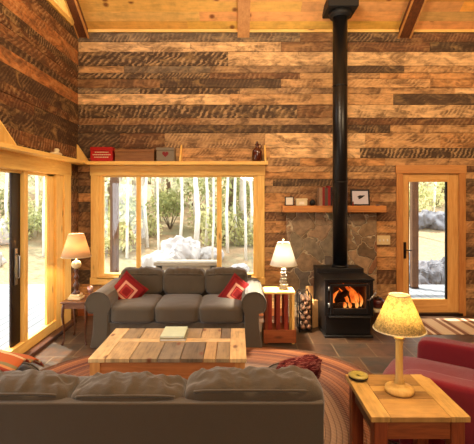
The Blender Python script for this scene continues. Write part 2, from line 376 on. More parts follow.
# rows of the back wall: (y_top, y_bottom, [(x_end_px, colour, saw marks)])
rows=[
(24,32,[(260,'G',.2),(999,'K',.2)]),
(32,42,[(150,'G',.5),(300,'G',.4),(342,'B',.2),(400,'K',.5),(999,'R',.3)]),
(42,52,[(190,'L',.35),(281,'L',.3),(340,'B',.2),(430,'R',.2),(999,'K',.2)]),
(52,66,[(146,'K',1.0),(228,'K',1.0),(474,'L',.4),(999,'T',.3)]),
(66,73,[(124,'T',.2),(210,'G',.4),(346,'N',.3),(404,'K',.2),(999,'T',.8)]),
(73,79,[(160,'K',.9),(210,'K',.8),(300,'R',.4),(380,'T',.5),(999,'O',.3)]),
(79,88,[(108,'B',.1),(160,'B',.3),(281,'K',.2),(340,'T',.5),(430,'T',.9),(999,'O',.5)]),
(88,94,[(140,'G',.8),(240,'K',.9),(345,'N',.8),(455,'T',.5),(999,'L',.2)]),
(94,105,[(230,'L',.2),(393,'T',.4),(474,'K',.1),(999,'K',.1)]),
(105,118,[(145,'K',.9),(297,'K',.9),(345,'B',.4),(474,'L',.8),(999,'T',.5)]),
(118,125,[(200,'B',.6),(345,'N',.6),(999,'R',.3)]),
(125,133,[(180,'K',.5),(330,'K',.3),(390,'K',.3),(999,'T',.7)]),
(133,148,[(120,'K',.4),(165,'R',.5),(265,'N',.9),(365,'L',.4),(440,'T',.9),(999,'O',.7)]),
(148,158,[(115,'K',.3),(170,'R',.3),(270,'T',.5),(360,'L',.3),(999,'K',1.0)]),
(158,166,[(300,'N',.7),(385,'O',.3),(999,'T',.4)]),
(166,172,[(330,'T',.9),(395,'N',.6),(999,'R',.2)]),
(172,179,[(110,'R',.3),(330,'O',.3),(999,'T',.5)]),
(179,186,[(92,'R',.2),(273,'T',.3),(330,'K',.4),(396,'R',.4),(999,'K',.3)]),
(186,193,[(120,'K',.3),(300,'N',.4),(999,'B',.5)]),
(193,202,[(120,'O',.3),(290,'O',.3),(380,'B',.6),(999,'T',.3)]),
(202,212,[(100,'K',.3),(287,'O',.4),(999,'B',.3)]),
(212,221,[(100,'R',.3),(276,'R',.6),(300,'B',.6),(999,'R',.3)]),
(221,233,[(100,'B',.3),(276,'O',.4),(999,'O',.6)]),
(233,247,[(100,'R',.2),(999,'B',.4)]),
(247,257,[(100,'T',.3),(300,'T',.4),(460,'O',.4),(999,'K',.3)]),
(257,270,[(100,'B',.2),(999,'O',.3)]),
(270,284,[(100,'K',.2),(300,'O',.3),(999,'R',.4)]),
(284,298,[(180,'O',.2),(999,'T',.4)]),
(298,321,[(180,'T',.2),(390,'O',.3),(999,'B',.3)]),
]
def minus(rc,op):
    x0,x1,z0,z1=rc; a0,a1,b0,b1=op
    if x1<=a0 or x0>=a1 or z1<=b0 or z0>=b1: return [rc]
    r=[]
    if x0<a0: r.append((x0,a0,z0,z1))
    if x1>a1: r.append((a1,x1,z0,z1))
    m0,m1=max(x0,a0),min(x1,a1)
    if z0<b0: r.append((m0,m1,z0,b0))
    if z1>b1: r.append((m0,m1,b1,z1))
    return r
WIN=(-2.02,.335,.53,2.07); DOOR=(2.35,3.24,0,2.10)
mb=MB()
for yt,yb,segs in rows:
    z1=Z(yt,YB); z0=max(0,Z(yb,YB)); xs=XL
    if yb==321: z0=0
    for xe,k,sw in segs:
        x1=min(XR,X(xe,YB))
        if x1<=xs: continue
        # break long runs into boards
        rn=random.random(); col=pcol(k,sw); d=random.uniform(0,.012)
        ps=[(xs,x1,z0,z1)]
        for op in (WIN,DOOR): ps=[q for p in ps for q in minus(p,op)]
        for (a,b,c,e) in ps:
            mb.box(a+.001,b-.001,YB-d,YB+.15,c+.003,e-.003,col,rn); mb.box(a,b,YB+.02,YB+.149,c,e,(.01,.006,.004,0),rn)
        xs=x1
o=mb.build('wall_back',m_wallb); tag(o,kind='structure')
# left wall (sliding door + triangular gable window)
OPL=(1.2,5.30,.0,2.06)
mb=MB(); lr=[(yt,yb) for yt,yb,_ in rows]
lk={0:'R',1:'K',2:'R',3:'O',4:'K',5:'R',6:'B',7:'K',8:'O',9:'K',10:'R',11:'K',12:'K',13:'R',14:'K'}
zt=Z(24,YB)
def gz(z): # y of gable window hypotenuse at height z
    return 5.71-(z-4.14)/SL
lrows=[(max(0,Z(b,YB)) if b!=321 else 0,Z(t,YB),lk.get(i,random.choice('RBKO'))) for i,(t,b) in enumerate(lr)]
zz=zt
while zz<ZC+SL*(YB-YR): lrows.append((zz,zz+.16,random.choice('RKKBO'))); zz+=.16
for z0,z1,k in lrows:
    y=YB
    while y>YN:
        L=random.uniform(1.2,2.6); y0=max(YN,y-L)
        kk=k if random.random()<.72 else random.choice('KRB')
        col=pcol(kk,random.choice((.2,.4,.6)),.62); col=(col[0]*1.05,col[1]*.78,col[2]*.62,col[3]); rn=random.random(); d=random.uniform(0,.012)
        for (a,b,c,e) in minus((y0,y,z0,z1),OPL):
            # clip by the ceiling and the gable window
            poly=[(a,c),(b,c),(b,e),(a,e)]
            def clip(poly,f):
                out=[]
                for i in range(len(poly)):
                    p,q=poly[i],poly[(i+1)%len(poly)]; fp,fq=f(p),f(q)
                    if fp>=0: out.append(p)
                    if (fp>=0)!=(fq>=0):
                        t=fp/(fp-fq); out.append((p[0]+(q[0]-p[0])*t,p[1]+(q[1]-p[1])*t))
                return out
            poly=clip(poly,lambda p:ZC+SL*(YB-p[0])-p[1]+.02)
            if len(poly)>2: poly=clip(poly,lambda p:ZC+SL*(YB-2*YR+p[0])-p[1]+.02)
            if len(poly)<3: continue
            above=clip(poly,lambda p:(p[0]-gz(p[1])) )
            below=clip(clip(poly,lambda p:gz(p[1])-p[0]) or [],lambda p:4.14-p[1]) if clip(poly,lambda p:gz(p[1])-p[0]) else []
            far=clip(clip(clip(poly,lambda p:gz(p[1])-p[0]) or [(0,0)],lambda p:p[1]-4.14) or [(0,0)],lambda p:3.6-p[0])
            for pl in (above,below,far):
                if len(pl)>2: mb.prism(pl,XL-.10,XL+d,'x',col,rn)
        y=y0
o=mb.build('wall_left',m_wally); tag(o,kind='structure')
# right wall and wall behind the viewer
mb=MB()
zz=0
while zz<7.2:
    mb.prism([(YN,zz),(YB+.15,zz),(YB+.15,min(zz+.17,ceilz(YB)+0 if zz+.17>ZC else zz+.17)),(YN,zz+.17)] if zz+.17<ZC else
             [(max(YN,2*YR-(YB-(zz-ZC)/SL)),zz),(YB-(zz-ZC)/SL if zz>ZC else YB,zz),(YB-(zz+.17-ZC)/SL,zz+.17),(2*YR-(YB-(zz+.17-ZC)/SL),zz+.17)],
             XR,XR+.15,'x',pcol(random.choice('RBTOK'),.4)); zz+=.17
    if zz+.17>ZC+SL*(YB-YR): break
tag(mb.build('wall_right',m_wally),kind='structure')
mb=MB(); zz=0
while zz<ZC+.1:
    mb.box(XL-.15,XR+.15,YN-.15,YN,zz,zz+.17,pcol(random.choice('RBTOK'),.4)); zz+=.17
tag(mb.build('wall_front',m_wallb),kind='structure')
# ceiling, tongue and groove pine boards on the slope
mb=MB(); ang=math.atan(SL); bw=.15; s=0; Ltot=(YB-YR)/math.cos(ang)
i=0
while s<Ltot:
    e=min(Ltot,s+bw)
    y0=YB+.15*0-s*math.cos(ang); y1=YB-e*math.cos(ang)
    xs=XL-.2
    while xs<XR+.2:
        xe=min(XR+.2,xs+random.uniform(1.2,3.4))
        c=lin((random.randint(222,242),random.randint(162,186),random.randint(82,106))); v=random.uniform(.66,1.05)
        col=(c[0]*v,c[1]*v,c[2]*v,0)
        gp=-.003
        mb.prism([(y0-gp,ceilz(y0-gp)),(y1,ceilz(y1)),(y1,ceilz(y1)+.1),(y0-gp,ceilz(y0-gp)+.1)],xs,xe,'x',col)
        mb.prism([(2*YR-y0+gp,ceilz(y0-gp)),(2*YR-y1,ceilz(y1)),(2*YR-y1,ceilz(y1)+.1),(2*YR-y0+gp,ceilz(y0-gp)+.1)],xs,xe,'x',col)
        xs=xe
    s=e
mb.prism([(YB+.15,ZC-.1+.06),(YR,ceilz(YR)+.05),(YR,ceilz(YR)+.3),(YB+.15,ZC+.2)],XL-.2,XR+.2,'x',(.02,.01,.006,0))
mb.prism([(YN-.15,ZC-.04),(YR,ceilz(YR)+.05),(YR,ceilz(YR)+.3),(YN-.15,ZC+.2)],XL-.2,XR+.2,'x',(.02,.01,.006,0))
o=mb.build('ceiling',m_ceil); tag(o,kind='structure')
# knots need no geometry; trim board where ceiling meets wall
o=MB().box(XL+.0,XR,YB-.03,YB-.013,ZC-.035,ZC+.005).build('trim_1',m_pinex); tag(o,kind='structure')
def rafter(name,xc,w,mat,edge=None):
    r=empty(name,(xc,YB,ZC),0,kind='structure')
    d=.11
    MB().prism([(0,-d),(-(YB-YR),SL*(YB-YR)-d),(-(YB-YR),SL*(YB-YR)),(0,0)],-w/2,w/2,'x').build('beam',mat,r)
    if edge:
        for sx in (-1,1):
            MB().prism([(-.01,-d-.012),(-(YB-YR),SL*(YB-YR)-d-.012),(-(YB-YR),SL*(YB-YR)-d+.01),(-.01,-d+.01)],sx*w/2-.012,sx*w/2+.012,'x').build('edge_strip',edge,r)
    return r
rafter('trim_2',X(243.5,6),.17,m_beam)
rafter('trim_3',X(404,6),.17,m_darkbeam,m_beam)
rafter('trim_4',-2.22,.15,m_darkbeam,m_beam)

# ------------------------------------------------------------ back window
w=empty('window_1',(0,YB,0),0,kind='structure')
ox0,ox1,oz0,oz1=X(91.5,6),X(264.4,6),.453,2.16
gx0,gx1,gz0,gz1=X(104,6),X(253.4,6),.60,2.0
def vbar(mb,x0,x1,z0,z1,y0,y1): mb.box(x0,x1,y0,y1,z0,z1,ch=.004); return mb
cm=MB()
cm.box(ox0,ox0+.115,-.035,-.0125,oz0+.1,2.02); cm.box(ox1-.10,ox1,-.035,-.0125,oz0+.1,2.02)
cm.build('casing',m_pinez,w,.004)
MB().box(ox0-.01,ox1+.01,-.038,-.0125,2.02,2.165).build('head_casing',m_pinex,w,.004)
MB().box(ox0-.01,ox1+.01,-.045,-.0125,oz0,oz0+.1).box(WIN[0],WIN[1],-.045,.14,oz0+.08,oz0+.11).build('window_sill',m_pinex,w,.004)
fr=MB()
fr.box(WIN[0],gx0,-.012,.03,oz0+.11,2.07); fr.box(gx1,WIN[1],-.012,.03,oz0+.11,2.07)
fr.box(X(136.3,6),X(140,6)+.01,-.005,.03,gz0,gz1); fr.box(X(216.8,6),X(221.6,6),-.005,.03,gz0,gz1)
fr.build('window_frame',m_pinez,w,.004)
MB().box(gx0,gx1,-.012,.12,gz1,2.07).box(gx0,gx1,-.012,.12,oz0+.11,gz0).build('frame_rail',m_pinex,w,.004)
for a,b in ((gx0,X(136.3,6)),(X(140,6)+.01,X(216.8,6)),(X(221.6,6),gx1)):
    MB().box(a,b,.010,.016,gz0,gz1).build('pane',m_glass,w)

# ------------------------------------------------------------ back door
d=empty('door_1',(0,YB,0),0,kind='structure')
a0,a1=X(395.7,6),X(464.7,6)
MB().box(a0,a0+.095,-.035,-.0125,0,2.05).box(a1-.095,a1,-.035,-.0125,0,2.05).build('casing',m_doorz,d,.004)
MB().box(a0-.01,a1+.01,-.037,-.0125,2.05,2.17).build('head_casing',m_doorx,d,.004)
l0,l1=X(402.0,6),X(459.4,6); p0,p1=X(408.6,6),X(447.4,6); pz0,pz1=.235,1.93
MB().box(l0,p0,0,.05,.04,2.07).box(p1,l1,0,.05,.04,2.07).build('door_stile',m_leafz,d,.003)
MB().box(p0,p1,0,.05,.04,pz0).box(p0,p1,0,.05,pz1,2.07).build('door_rail',m_leafx,d,.003)
MB().box(p0,p1,.02,.026,pz0,pz1).build('pane',m_glass,d)
MB().box(p1-.03,p1,-.002,.02,pz0,pz1).box(p0,p0+.008,-.002,.02,pz0,pz1).build('glazing_bead',m_black,d)
MB().box(l0-.03,l1+.03,-.045,.10,0,.04).build('threshold',m_bronze,d)
for zz in (1.83,1.15,.33): MB().lathe([(.014,0),(.014,.11)],l1+.0,-.012,zz,10).build('hinge',m_bronze,d)
hd=MB().box(l0+.02,l0+.06,-.008,-.0,.82,1.06,ch=.003).build('handle_plate',m_bronze,d)
MB().tube([(l0+.04,-.005,.95),(l0+.04,-.05,.95),(l0+.12,-.055,.945)],.009).build('handle',m_bronze,hd)

# ------------------------------------------------------------ left sliding door
d=empty('door_2',(XL,0,0),0,kind='structure')
MB().box(-.02,.03,5.22,5.42,.0,2.16).box(-.02,.05,5.42,5.63,.0,2.16).build('casing',m_pinez,d,.004)
MB().box(-.02,.055,1.0,5.63,2.0,2.17).build('head_casing',m_piney,d,.004)
MB().box(-.03,.0,5.03,5.22,.14,2.0).box(-.035,.02,4.45,4.53,.14,2.0).build('door_frame',m_pinez,d,.004)
MB().box(-.09,.025,1.2,5.24,.05,.165).build('bottom_rail',m_piney,d,.004)
MB().box(-.09,.0,1.2,5.24,1.97,2.06).build('top_rail',m_piney,d,.004)
st=MB().box(-.045,-.022,4.27,4.45,.165,1.97).build('door_stile',m_bronze,d,.004)
MB().box(-.022,-.010,4.32,4.37,.80,1.18).tube([(-.012,4.345,.86),(.025,4.345,.88),(.025,4.345,1.10),(-.012,4.345,1.12)],.008).build('handle',m_steel,st)
MB().box(-.030,-.024,4.53,5.03,.165,1.97).build('pane',m_glass,d)
MB().box(-.040,-.034,1.2,4.27,.165,1.97).build('pane',m_glass,d)
o=MB().box(XL,XL+.12,1.0,5.65,0,.05,ch=.004).build('baseboard_left',m_sill); tag(o,kind='structure')
o=MB().box(XL+.0,2.28,YB-.03,YB-.013,0,.11).build('baseboard_back',m_redx); tag(o,kind='structure')
# gable window
w=empty('window_2',(XL,0,0),0,kind='structure')
ya=3.6
def gy(z,off=0): return 5.71-(z-4.14)/SL
zt_=4.14+SL*(5.71-ya)
MB().box(-.10,.03,ya,5.74,4.08,4.15).build('window_sill',m_piney,w,.003)
MB().prism([(5.76,4.10),(ya,4.10+SL*(5.76-ya)),(ya,4.20+SL*(5.76-ya)),(5.80,4.16)],-.1,.03,'x').build('head_casing',m_piney,w)
MB().box(-.10,.02,ya-.05,ya+.04,4.1,zt_).build('window_frame',m_pinez,w)
MB().prism([(5.70,4.145),(ya,zt_),(ya,4.145)],-.06,-.054,'x').build('pane',m_glass,w)

# ------------------------------------------------------------ shelves high on the walls
def bracket(mb,M):  # triangular board standing on the shelf against the wall
    return mb.prism([(0,0),(.17,0),(.165,.015),(.012,.245),(0,.25)],-.012,.012,'y',M=M)
s1=empty('wall_shelf',(0,YB,2.165),0,'long pine ledge shelf over the picture window on the plank wall','shelf')
MB().box(-2.10,.433,-.20,-.0125,0,.048).build('shelf_board',m_pinex,s1,.003)
for bx in (-.80,.40):
    bracket(MB(),Matrix.Translation((bx,-.013,.048))@Matrix.Rotation(-PI/2,4,'Z')).build('bracket',m_pinez,s1)
s2=empty('wall_shelf',(XL,0,2.17),0,'long pine ledge shelf over the glass sliding door on the left wall','shelf')
MB().box(.0125,.20,1.0,5.985,0,.043).build('shelf_board',m_piney,s2,.003)
for by in (5.93,3.98):
    bracket(MB(),Matrix.Translation((.013,by,.043))).build('bracket',m_pinez,s2)
zs=2.2135
def ontray(px0,px1,pyt,Y): return X(px0,Y),X(px1,Y),Z(pyt,Y)
x0,x1,z1=ontray(90.5,112.5,147,5.82)
b=empty('tin_box',((x0+x1)/2,5.88,zs),0,'red tin box with faint pale lettering at left end of the ledge shelf','box')
hw=(x1-x0)/2; hh=z1-zs
MB().box(-hw,hw,-.07,.07,0,hh*.72,ch=.006).build('body',m_redbox,b)
MB().box(-hw-.004,hw+.004,-.074,.074,hh*.72,hh,ch=.008).build('lid',m_redbox,b)
mb=MB()
for k,(zz,wd) in enumerate(((.12,.09),(.085,.12),(.05,.10))):
    xx=-wd
    while xx<wd: 
        ww=random.uniform(.012,.028); mb.box(xx,xx+ww,-.0725,-.0705,zz,zz+.012); xx+=ww+.006
mb.build('lettering',m_cream,b)
x0,x1,z1=ontray(115,154,149.5,5.82)
b=empty('wooden_box',((x0+x1)/2,5.88,zs),0,'long low brown wooden box on the ledge shelf between red tin and grey tin','box')
hw=(x1-x0)/2; hh=z1-zs
m_bx=wood('box wood',(150,102,58),(104,66,36),'x')
MB().box(-hw,hw,-.07,.07,0,hh*.78,ch=.004).build('body',m_bx,b)
MB().box(-hw-.005,hw+.005,-.075,.075,hh*.78,hh,ch=.004).build('lid',m_bx,b)
x0,x1,z1=ontray(156.5,174.5,147.5,5.82)
b=empty('tin_box',((x0+x1)/2,5.88,zs),0,'grey tin with a dark red heart on its front on the ledge shelf','box')
hw=(x1-x0)/2; hh=z1-zs; m_gt=plain('grey tin',(120,108,90),.5)
MB().box(-hw,hw,-.07,.07,0,hh*.78,ch=.006).build('body',m_gt,b)
MB().box(-hw-.004,hw+.004,-.074,.074,hh*.78,hh,ch=.006).build('lid',m_gt,b)
hp=[]
for i in range(24):
    t=2*PI*i/24; hp.append((.0028*16*math.sin(t)**3,.0028*(13*math.cos(t)-5*math.cos(2*t)-2*math.cos(3*t)-math.cos(4*t))+.10))
MB().prism(hp,-.0735,-.0705,'y').build('heart',m_darkred,b)
# jug
b=empty('jug',(X(257.2,5.88),5.88,zs),0,'dark brown glazed jug with narrow neck at right end of the ledge shelf','jug')
MB().lathe([(.06,0),(.072,.01),(.074,.12),(.068,.155),(.04,.19),(.024,.205),(.022,.235),(.03,.24),(.03,.25),(.02,.25)],n=28).build('body',m_brownglass,b)
MB().lathe([(.017,.25),(.019,.262),(.012,.285),(.002,.288)],n=14).build('stopper',m_brownglass,b)
MB().tube([(.022,0,.235),(.05,0,.24),(.058,0,.215),(.05,0,.18)],.007).build('handle',m_brownglass,b)
# small ornament on left shelf
o=empty('ornament',(-2.18,5.0,2.213),0,'small pale lumpy ornament on the shelf above the sliding door','ornament')
v,f=puff(.05,.11,.022,2.5,8,(0,0,.022),3,.006,20); MB().add(v,f,smooth=True).build('base',m_cream,o)
v,f=puff(.028,.035,.03,2.2,8,(0,.02,.065),5,.006,20); MB().add(v,f,smooth=True).build('figure',m_cream,o)

# ------------------------------------------------------------ chimney breast, mantel
SX0,SX1=.706,1.993
mb=MB(); mb.box(SX0,SX1,5.91,YB-.0125,0,1.495)
o=mb.build('trim_5',m_stone,bevel=.01); tag(o,kind='structure'); o['label']='irregular flagstone panel behind the wood stove'
mt=MB().box(X(282.8,5.75),X(386.8,5.75),5.75,5.985,1.497,1.59,ch=.008).build('mantel_shelf',m_mantel)
tag(mt,'thick rough wooden mantel beam across the top of the stone panel','shelf')
zm=1.5905
b=empty('picture_frame',(X(289.5,5.85),5.87,zm),0,'tiny dark framed card at the left end of the mantel beam','picture')
MB().box(-.062,.062,-.008,.008,0,.012).box(-.062,.062,-.008,.008,.115,.127).box(-.062,-.05,-.008,.008,.012,.115).box(.05,.062,-.008,.008,.012,.115).build('frame',m_black,b)
MB().box(-.05,.05,-.004,.004,.012,.115).build('card',m_white,b)
b=empty('keepsake_box',(X(301.5,5.85),5.86,zm),0,'small cream box with paler label beside the tiny framed card on mantel','box')
MB().box(-.078,.078,-.04,.04,0,.075,ch=.004).build('body',m_cream,b); MB().box(-.082,.082,-.044,.044,.075,.10,ch=.004).build('lid',m_cream,b)
MB().box(-.035,.035,-.0425,-.0405,.02,.055).build('label_patch',m_white,b)
b=empty('pottery_vase',(X(312.6,5.85),5.86,zm),0,'small round dark vase on the mantel between cream box and books','vase')
MB().lathe([(.02,0),(.036,.015),(.043,.04),(.036,.066),(.018,.078),(.016,.084),(.02,.088)],n=20).build('body',m_black,b)
bc=[((150,120,92),.255,3.2,'thin beige spined book leftmost of the row on the mantel'),((130,26,24),.26,2.4,'red spined book in the mantel row, second from the left'),
    ((90,72,54),.25,3.0,'brown book in the mantel row between two red ones'),((146,28,26),.275,2.6,'red spined book, the second red one counted from the left on the mantel'),
    ((40,34,30),.26,3.2,'black spined book next to the stove pipe on the mantel')]
xx=X(318.8,5.82)
for c,h,wp,lb in bc:
    t=wp*5.82/F*.98
    b=empty('book',(xx+t/2,5.86,zm),0,lb,'book','books standing on the mantel')
    cv=plain('cover %d'%c[0],c,.6)
    MB().box(-t/2,-t/2+.003,-.07,.07,0,h).box(t/2-.003,t/2,-.07,.07,0,h).box(-t/2,t/2,-.073,-.069,0,h).build('cover',cv,b)
    MB().box(-t/2+.003,t/2-.003,-.068,.065,.004,h-.004).build('pages',m_cream,b)
    xx+=t+.001
b=empty('picture_frame',(X(360,5.87),5.84,zm),0,'dark framed picture of a dark blot shape leaning on the mantel','picture')
W=.134;H=.232; T=Matrix.Rotation(-.16,4,'X')
MB().box(-W,W,0,.015,0,.022,M=T).box(-W,W,0,.015,H-.022,H,M=T).box(-W,-W+.022,0,.015,.022,H-.022,M=T).box(W-.022,W,0,.015,.022,H-.022,M=T).build('frame',m_black,b)
MB().box(-W+.022,W-.022,.004,.010,.022,H-.022,M=T).build('picture',plain('lavender paper',(190,186,196),.6),b)
pl=[]
for i in range(18):
    t=2*PI*i/18; r=1+.25*math.sin(3*t+1)+.15*math.sin(5*t); pl.append((.045*math.cos(t)*r+.008,.024*math.sin(t)*r+.125+.01*math.cos(t)))
MB().prism(pl,.002,.0045,'y',M=T).build('drawing',m_black,b)
b=empty('figurine',(X(353,5.79),5.785,zm),0,'tiny dark red figurine in front of the framed picture on the mantel','figurine')
MB().lathe([(.013,0),(.016,.01),(.012,.03),(.006,.038)],n=12).build('body',m_darkred,b)
MB().lathe([(.002,.038),(.010,.043),(.010,.053),(.002,.06)],n=12).build('head',m_darkred,b)
o=MB().lathe([(.02,0),(.032,.006),(.03,.012),(.008,.016)],X(378.5,5.82),5.84,zm,16).build('pebble',m_rockd); tag(o,'flat dark pebble at the right end of the mantel beam','stone')
# switch plate
b=empty('switch_plate',(X(383,6),YB-.013,Z(240,6)),0,'ivory three gang switch plate on planks between stone panel and door','light switch')
MB().box(-.098,.098,-.008,0,-.067,.067,ch=.003).build('plate',m_ivory,b)
for i in (-1,0,1): MB().box(i*.055-.008,i*.055+.008,-.018,-.008,-.016,.016,ch=.002).build('switch',m_white,b)

# ------------------------------------------------------------ wood stove
st=empty('wood_stove',(1.362,5.04,0),0,'black cast iron wood stove with a fire burning behind its glass door','stove')
hw=.295; D=.70
MB().box(-hw+.02,hw-.02,.04,D-.04,.03,.27,ch=.006).box(-hw,hw,.0,D,.0,.03,ch=.005).build('pedestal',m_iron,st)
# body as a hollow shell
bd=MB()
bd.box(-hw,-hw+.03,0,D,.27,.70).box(hw-.03,hw,0,D,.27,.70).box(-hw+.03,hw-.03,D-.03,D,.27,.70).box(-hw+.03,hw-.03,0,D-.03,.27,.30).box(-hw+.03,hw-.03,0,D-.03,.67,.70)
bd.box(-hw+.03,-.25,0,.03,.30,.67).box(.25,hw-.03,0,.03,.30,.67)
bd.build('firebox',m_iron,st,.004)
MB().box(-hw-.012,hw+.012,-.015,.42,.70,.722).box(-hw-.012,hw+.012,.42,D+.01,.70,.775).build('top_plate',m_iron,st,.006)
MB().box(-hw+.032,-.235,.03,.45,.305,.665).box(.235,hw-.032,.03,.45,.305,.665).box(-.235,.235,.42,.45,.305,.665).build('firebrick_lining',m_brick,st)
dr=MB()
dx=.235; gx=.20
dr.box(-dx,-gx+.0,-.03,0,.30,.66).box(gx,dx,-.03,0,.30,.66).box(-gx,gx,-.03,0,.30,.368).box(-gx,gx,-.03,0,.632,.66)
door=dr.build('door',m_iron,st,.006)
MB().box(-gx,gx,-.016,-.012,.368,.632).build('pane',m_fglass,door)
MB().tube([(.215,-.03,.47),(.225,-.07,.48),(.27,-.085,.54)],[.008,.008,.010]).tube([(.27,-.085,.54),(.295,-.09,.575)],.012).build('handle',m_steel,door)
for zz in (.38,.58): MB().lathe([(.012,0),(.012,.05)],-dx-.012,-.018,zz,10).build('hinge',m_steel,door)
MB().box(-.25,.25,-.07,.0,.262,.28,ch=.004).build('ash_lip',m_iron,st)
pcx=X(340,5.6)-1.362
pm=MB().lathe([(.11,.775),(.11,.80)],pcx,.56,0,32).lathe([(.098,.79),(.098,4.32)],pcx,.56,0,40)
for z in (1.9,3.2): pm.lathe([(.1005,z),(.1005,z+.02)],pcx,.56,0,40)
pm.build('stove_pipe',m_stove_pipe,st)
px_=X(340,5.6)-1.362
MB().box(px_-.2,px_+.2,.56-.2,.56+.2,4.20,4.34,ch=.01).build('ceiling_support_box',m_black,st)
MB().lathe([(.135,4.13),(.16,4.2)],px_,.56,0,28).build('pipe_collar',m_black,st)
# logs and flames
b=empty('firewood',(1.362,5.04,.30),0,'charred logs burning inside the stove','firewood')
m_char=plain('charred wood',(30,18,12),.95,0,.4,20,.9)
for (x,y,z,r,a) in ((-.04,.16,.045,.045,.1),(.06,.27,.05,.05,-.15)):
    MB().tube([(x-.17*math.cos(a),y-.17*math.sin(a),z),(x,y,z+.008),(x+.17*math.cos(a),y+.17*math.sin(a),z)],[r*.9,r,r*.85],10).build('log',m_char,b)
MB().tube([(-.14,.21,.11),(0,.215,.19),(.07,.21,.24)],[.035,.04,.03],10).build('log',m_char,b)
n=N('flame'); xyz=n.n('ShaderNodeSeparateXYZ',{0:n.obj()}).outputs
f=n.noise(n.mapv(n.obj(),(14,14,6)),1.5,3)
cc=n.ramp(n.math('ADD',n.math('MULTIPLY',f,.9),n.math('MULTIPLY',xyz[2],.9)),[(.36,(1,.55,.16,1)),(.50,(1,.24,.03,1)),(.72,(.55,.05,.005,1))])
e=n.n('ShaderNodeEmission',{'Color':cc,'Strength':1.2}); tr=n.n('ShaderNodeBsdfTransparent').outputs[0]
n.t.links.new(n.n('ShaderNodeMixShader',{0:.8,1:tr,2:e.outputs[0]}).outputs[0],n.out.inputs[0]); m_flame=n.m
fl=empty('fire_flames',(1.362,5.04,.34),0,'orange flames licking over the logs inside the stove','fire')
for (x,y,h,r,ln,bw_) in ((.10,.20,.29,.030,-.13,.05),(.15,.22,.25,.028,-.10,.05),(.05,.23,.22,.022,-.12,.03),(-.13,.20,.20,.026,.06,-.05),(.19,.18,.17,.018,-.03,.03),(-.17,.17,.12,.02,.03,-.02),(-.03,.12,.07,.026,.0,.01),(.04,.11,.08,.022,-.02,.01),(.12,.11,.09,.022,-.03,.02)):
    pts=[];rs=[]
    for k in range(11):
        t=k/10; pts.append((x+ln*t+bw_*math.sin(PI*t),y,t*h)); rs.append(max(.002,r*math.sin(PI*(.15+.85*t))**.9))
    MB().tube(pts,rs,10).build('flame',m_flame,fl)
b=empty('low_stand',(X(379,5.7),5.66,0),0,'low dark stand with a pale top just right of the stove','stand')
MB().box(-.12,.14,-.16,.16,.18,.205,ch=.004).build('top',m_cream,b)
for sx in (-.1,.12):
    for sy in (-.14,.14): MB().box(sx-.015,sx+.015,sy-.015,sy+.015,0,.18).build('leg',m_walnutz,b)
b=empty('kettle',(X(377,5.7),5.66,.206),0,'dark red brown pot on the low stand right of the stove','pot')
MB().lathe([(.06,0),(.09,.03),(.095,.07),(.075,.11),(.06,.12)],n=24).build('body',plain('oxblood enamel',(74,24,18),.3),b)
MB().lathe([(.062,.12),(.05,.135),(.01,.142),(.012,.155),(.004,.16)],n=18).build('lid',m_bronze,b)

# ------------------------------------------------------------ log rack beside the stove
b=empty('log_rack',(X(303,5.45),5.36,0),0,'narrow black iron rack of firewood between crate table and stove','log rack')
for sx in (-.075,.075):
    for sy in (-.10,.10):
        MB().tube([(sx,sy,0),(sx,sy,.46),(sx*.75,sy,.50),(sx*.5,sy,.48)],.008).build('post',m_iron,b)
MB().box(-.085,.085,-.11,.11,.03,.04).build('shelf',m_iron,b)
for sy in (-.10,.10): MB().tube([(-.075,sy,.3),(.075,sy,.3)],.006).build('rail',m_iron,b)
lk2=[(-.035,.075,.034),(.038,.078,.032),(0,.135,.034),(-.036,.19,.03),(.036,.192,.032),(.0,.25,.033),(-.034,.31,.03),(.036,.318,.03),(.0,.37,.03),(-.03,.425,.028),(.034,.42,.027)]
bx,by=b.location.x,b.location.y
lbs='bottom left,bottom right,second row,third row left,third row right,middle,fifth row left,fifth row right,sixth row,top left,top right'.split(',')
for i,(x,z,r) in enumerate(lk2):
    l=empty('firewood_log',(bx+x,by,z),0,'split firewood log in the black iron rack, %s of the stack'%lbs[i],'log','logs in the iron rack')
    MB().tube([(0,-.14,0),(0,.0,.001),(0,.14,0)],[r*.95,r,r*.93],9).build('bark',m_log,l)
    MB().lathe([(r*.85,0),(r*.8,.003)],0,0,0,9,M=Matrix.Translation((0,-.14,0))@Matrix.Rotation(PI/2,4,'X')).build('cut_end',m_cut,l)
for i,(x,y,h,r,lb) in enumerate(((X(311,5.55),5.62,.50,.055,'tall pale split log leaning on the stone beside the stove'),(X(313.5,5.5),5.48,.36,.06,'shorter pale split log standing in front of the tall one beside the stove'))):
    l=empty('leaning_log',(x,y,0),0,lb,'log')
    mb=MB(); pl=[(r,0),(-r*.3,r*.9),(-r,-.1*r),(-.2*r,-r)]
    mb.prism(pl,0,h,'z',M=Matrix.Rotation(-.12 if i==0 else .0,4,'X')).build('split_face',m_logend,l,.008)

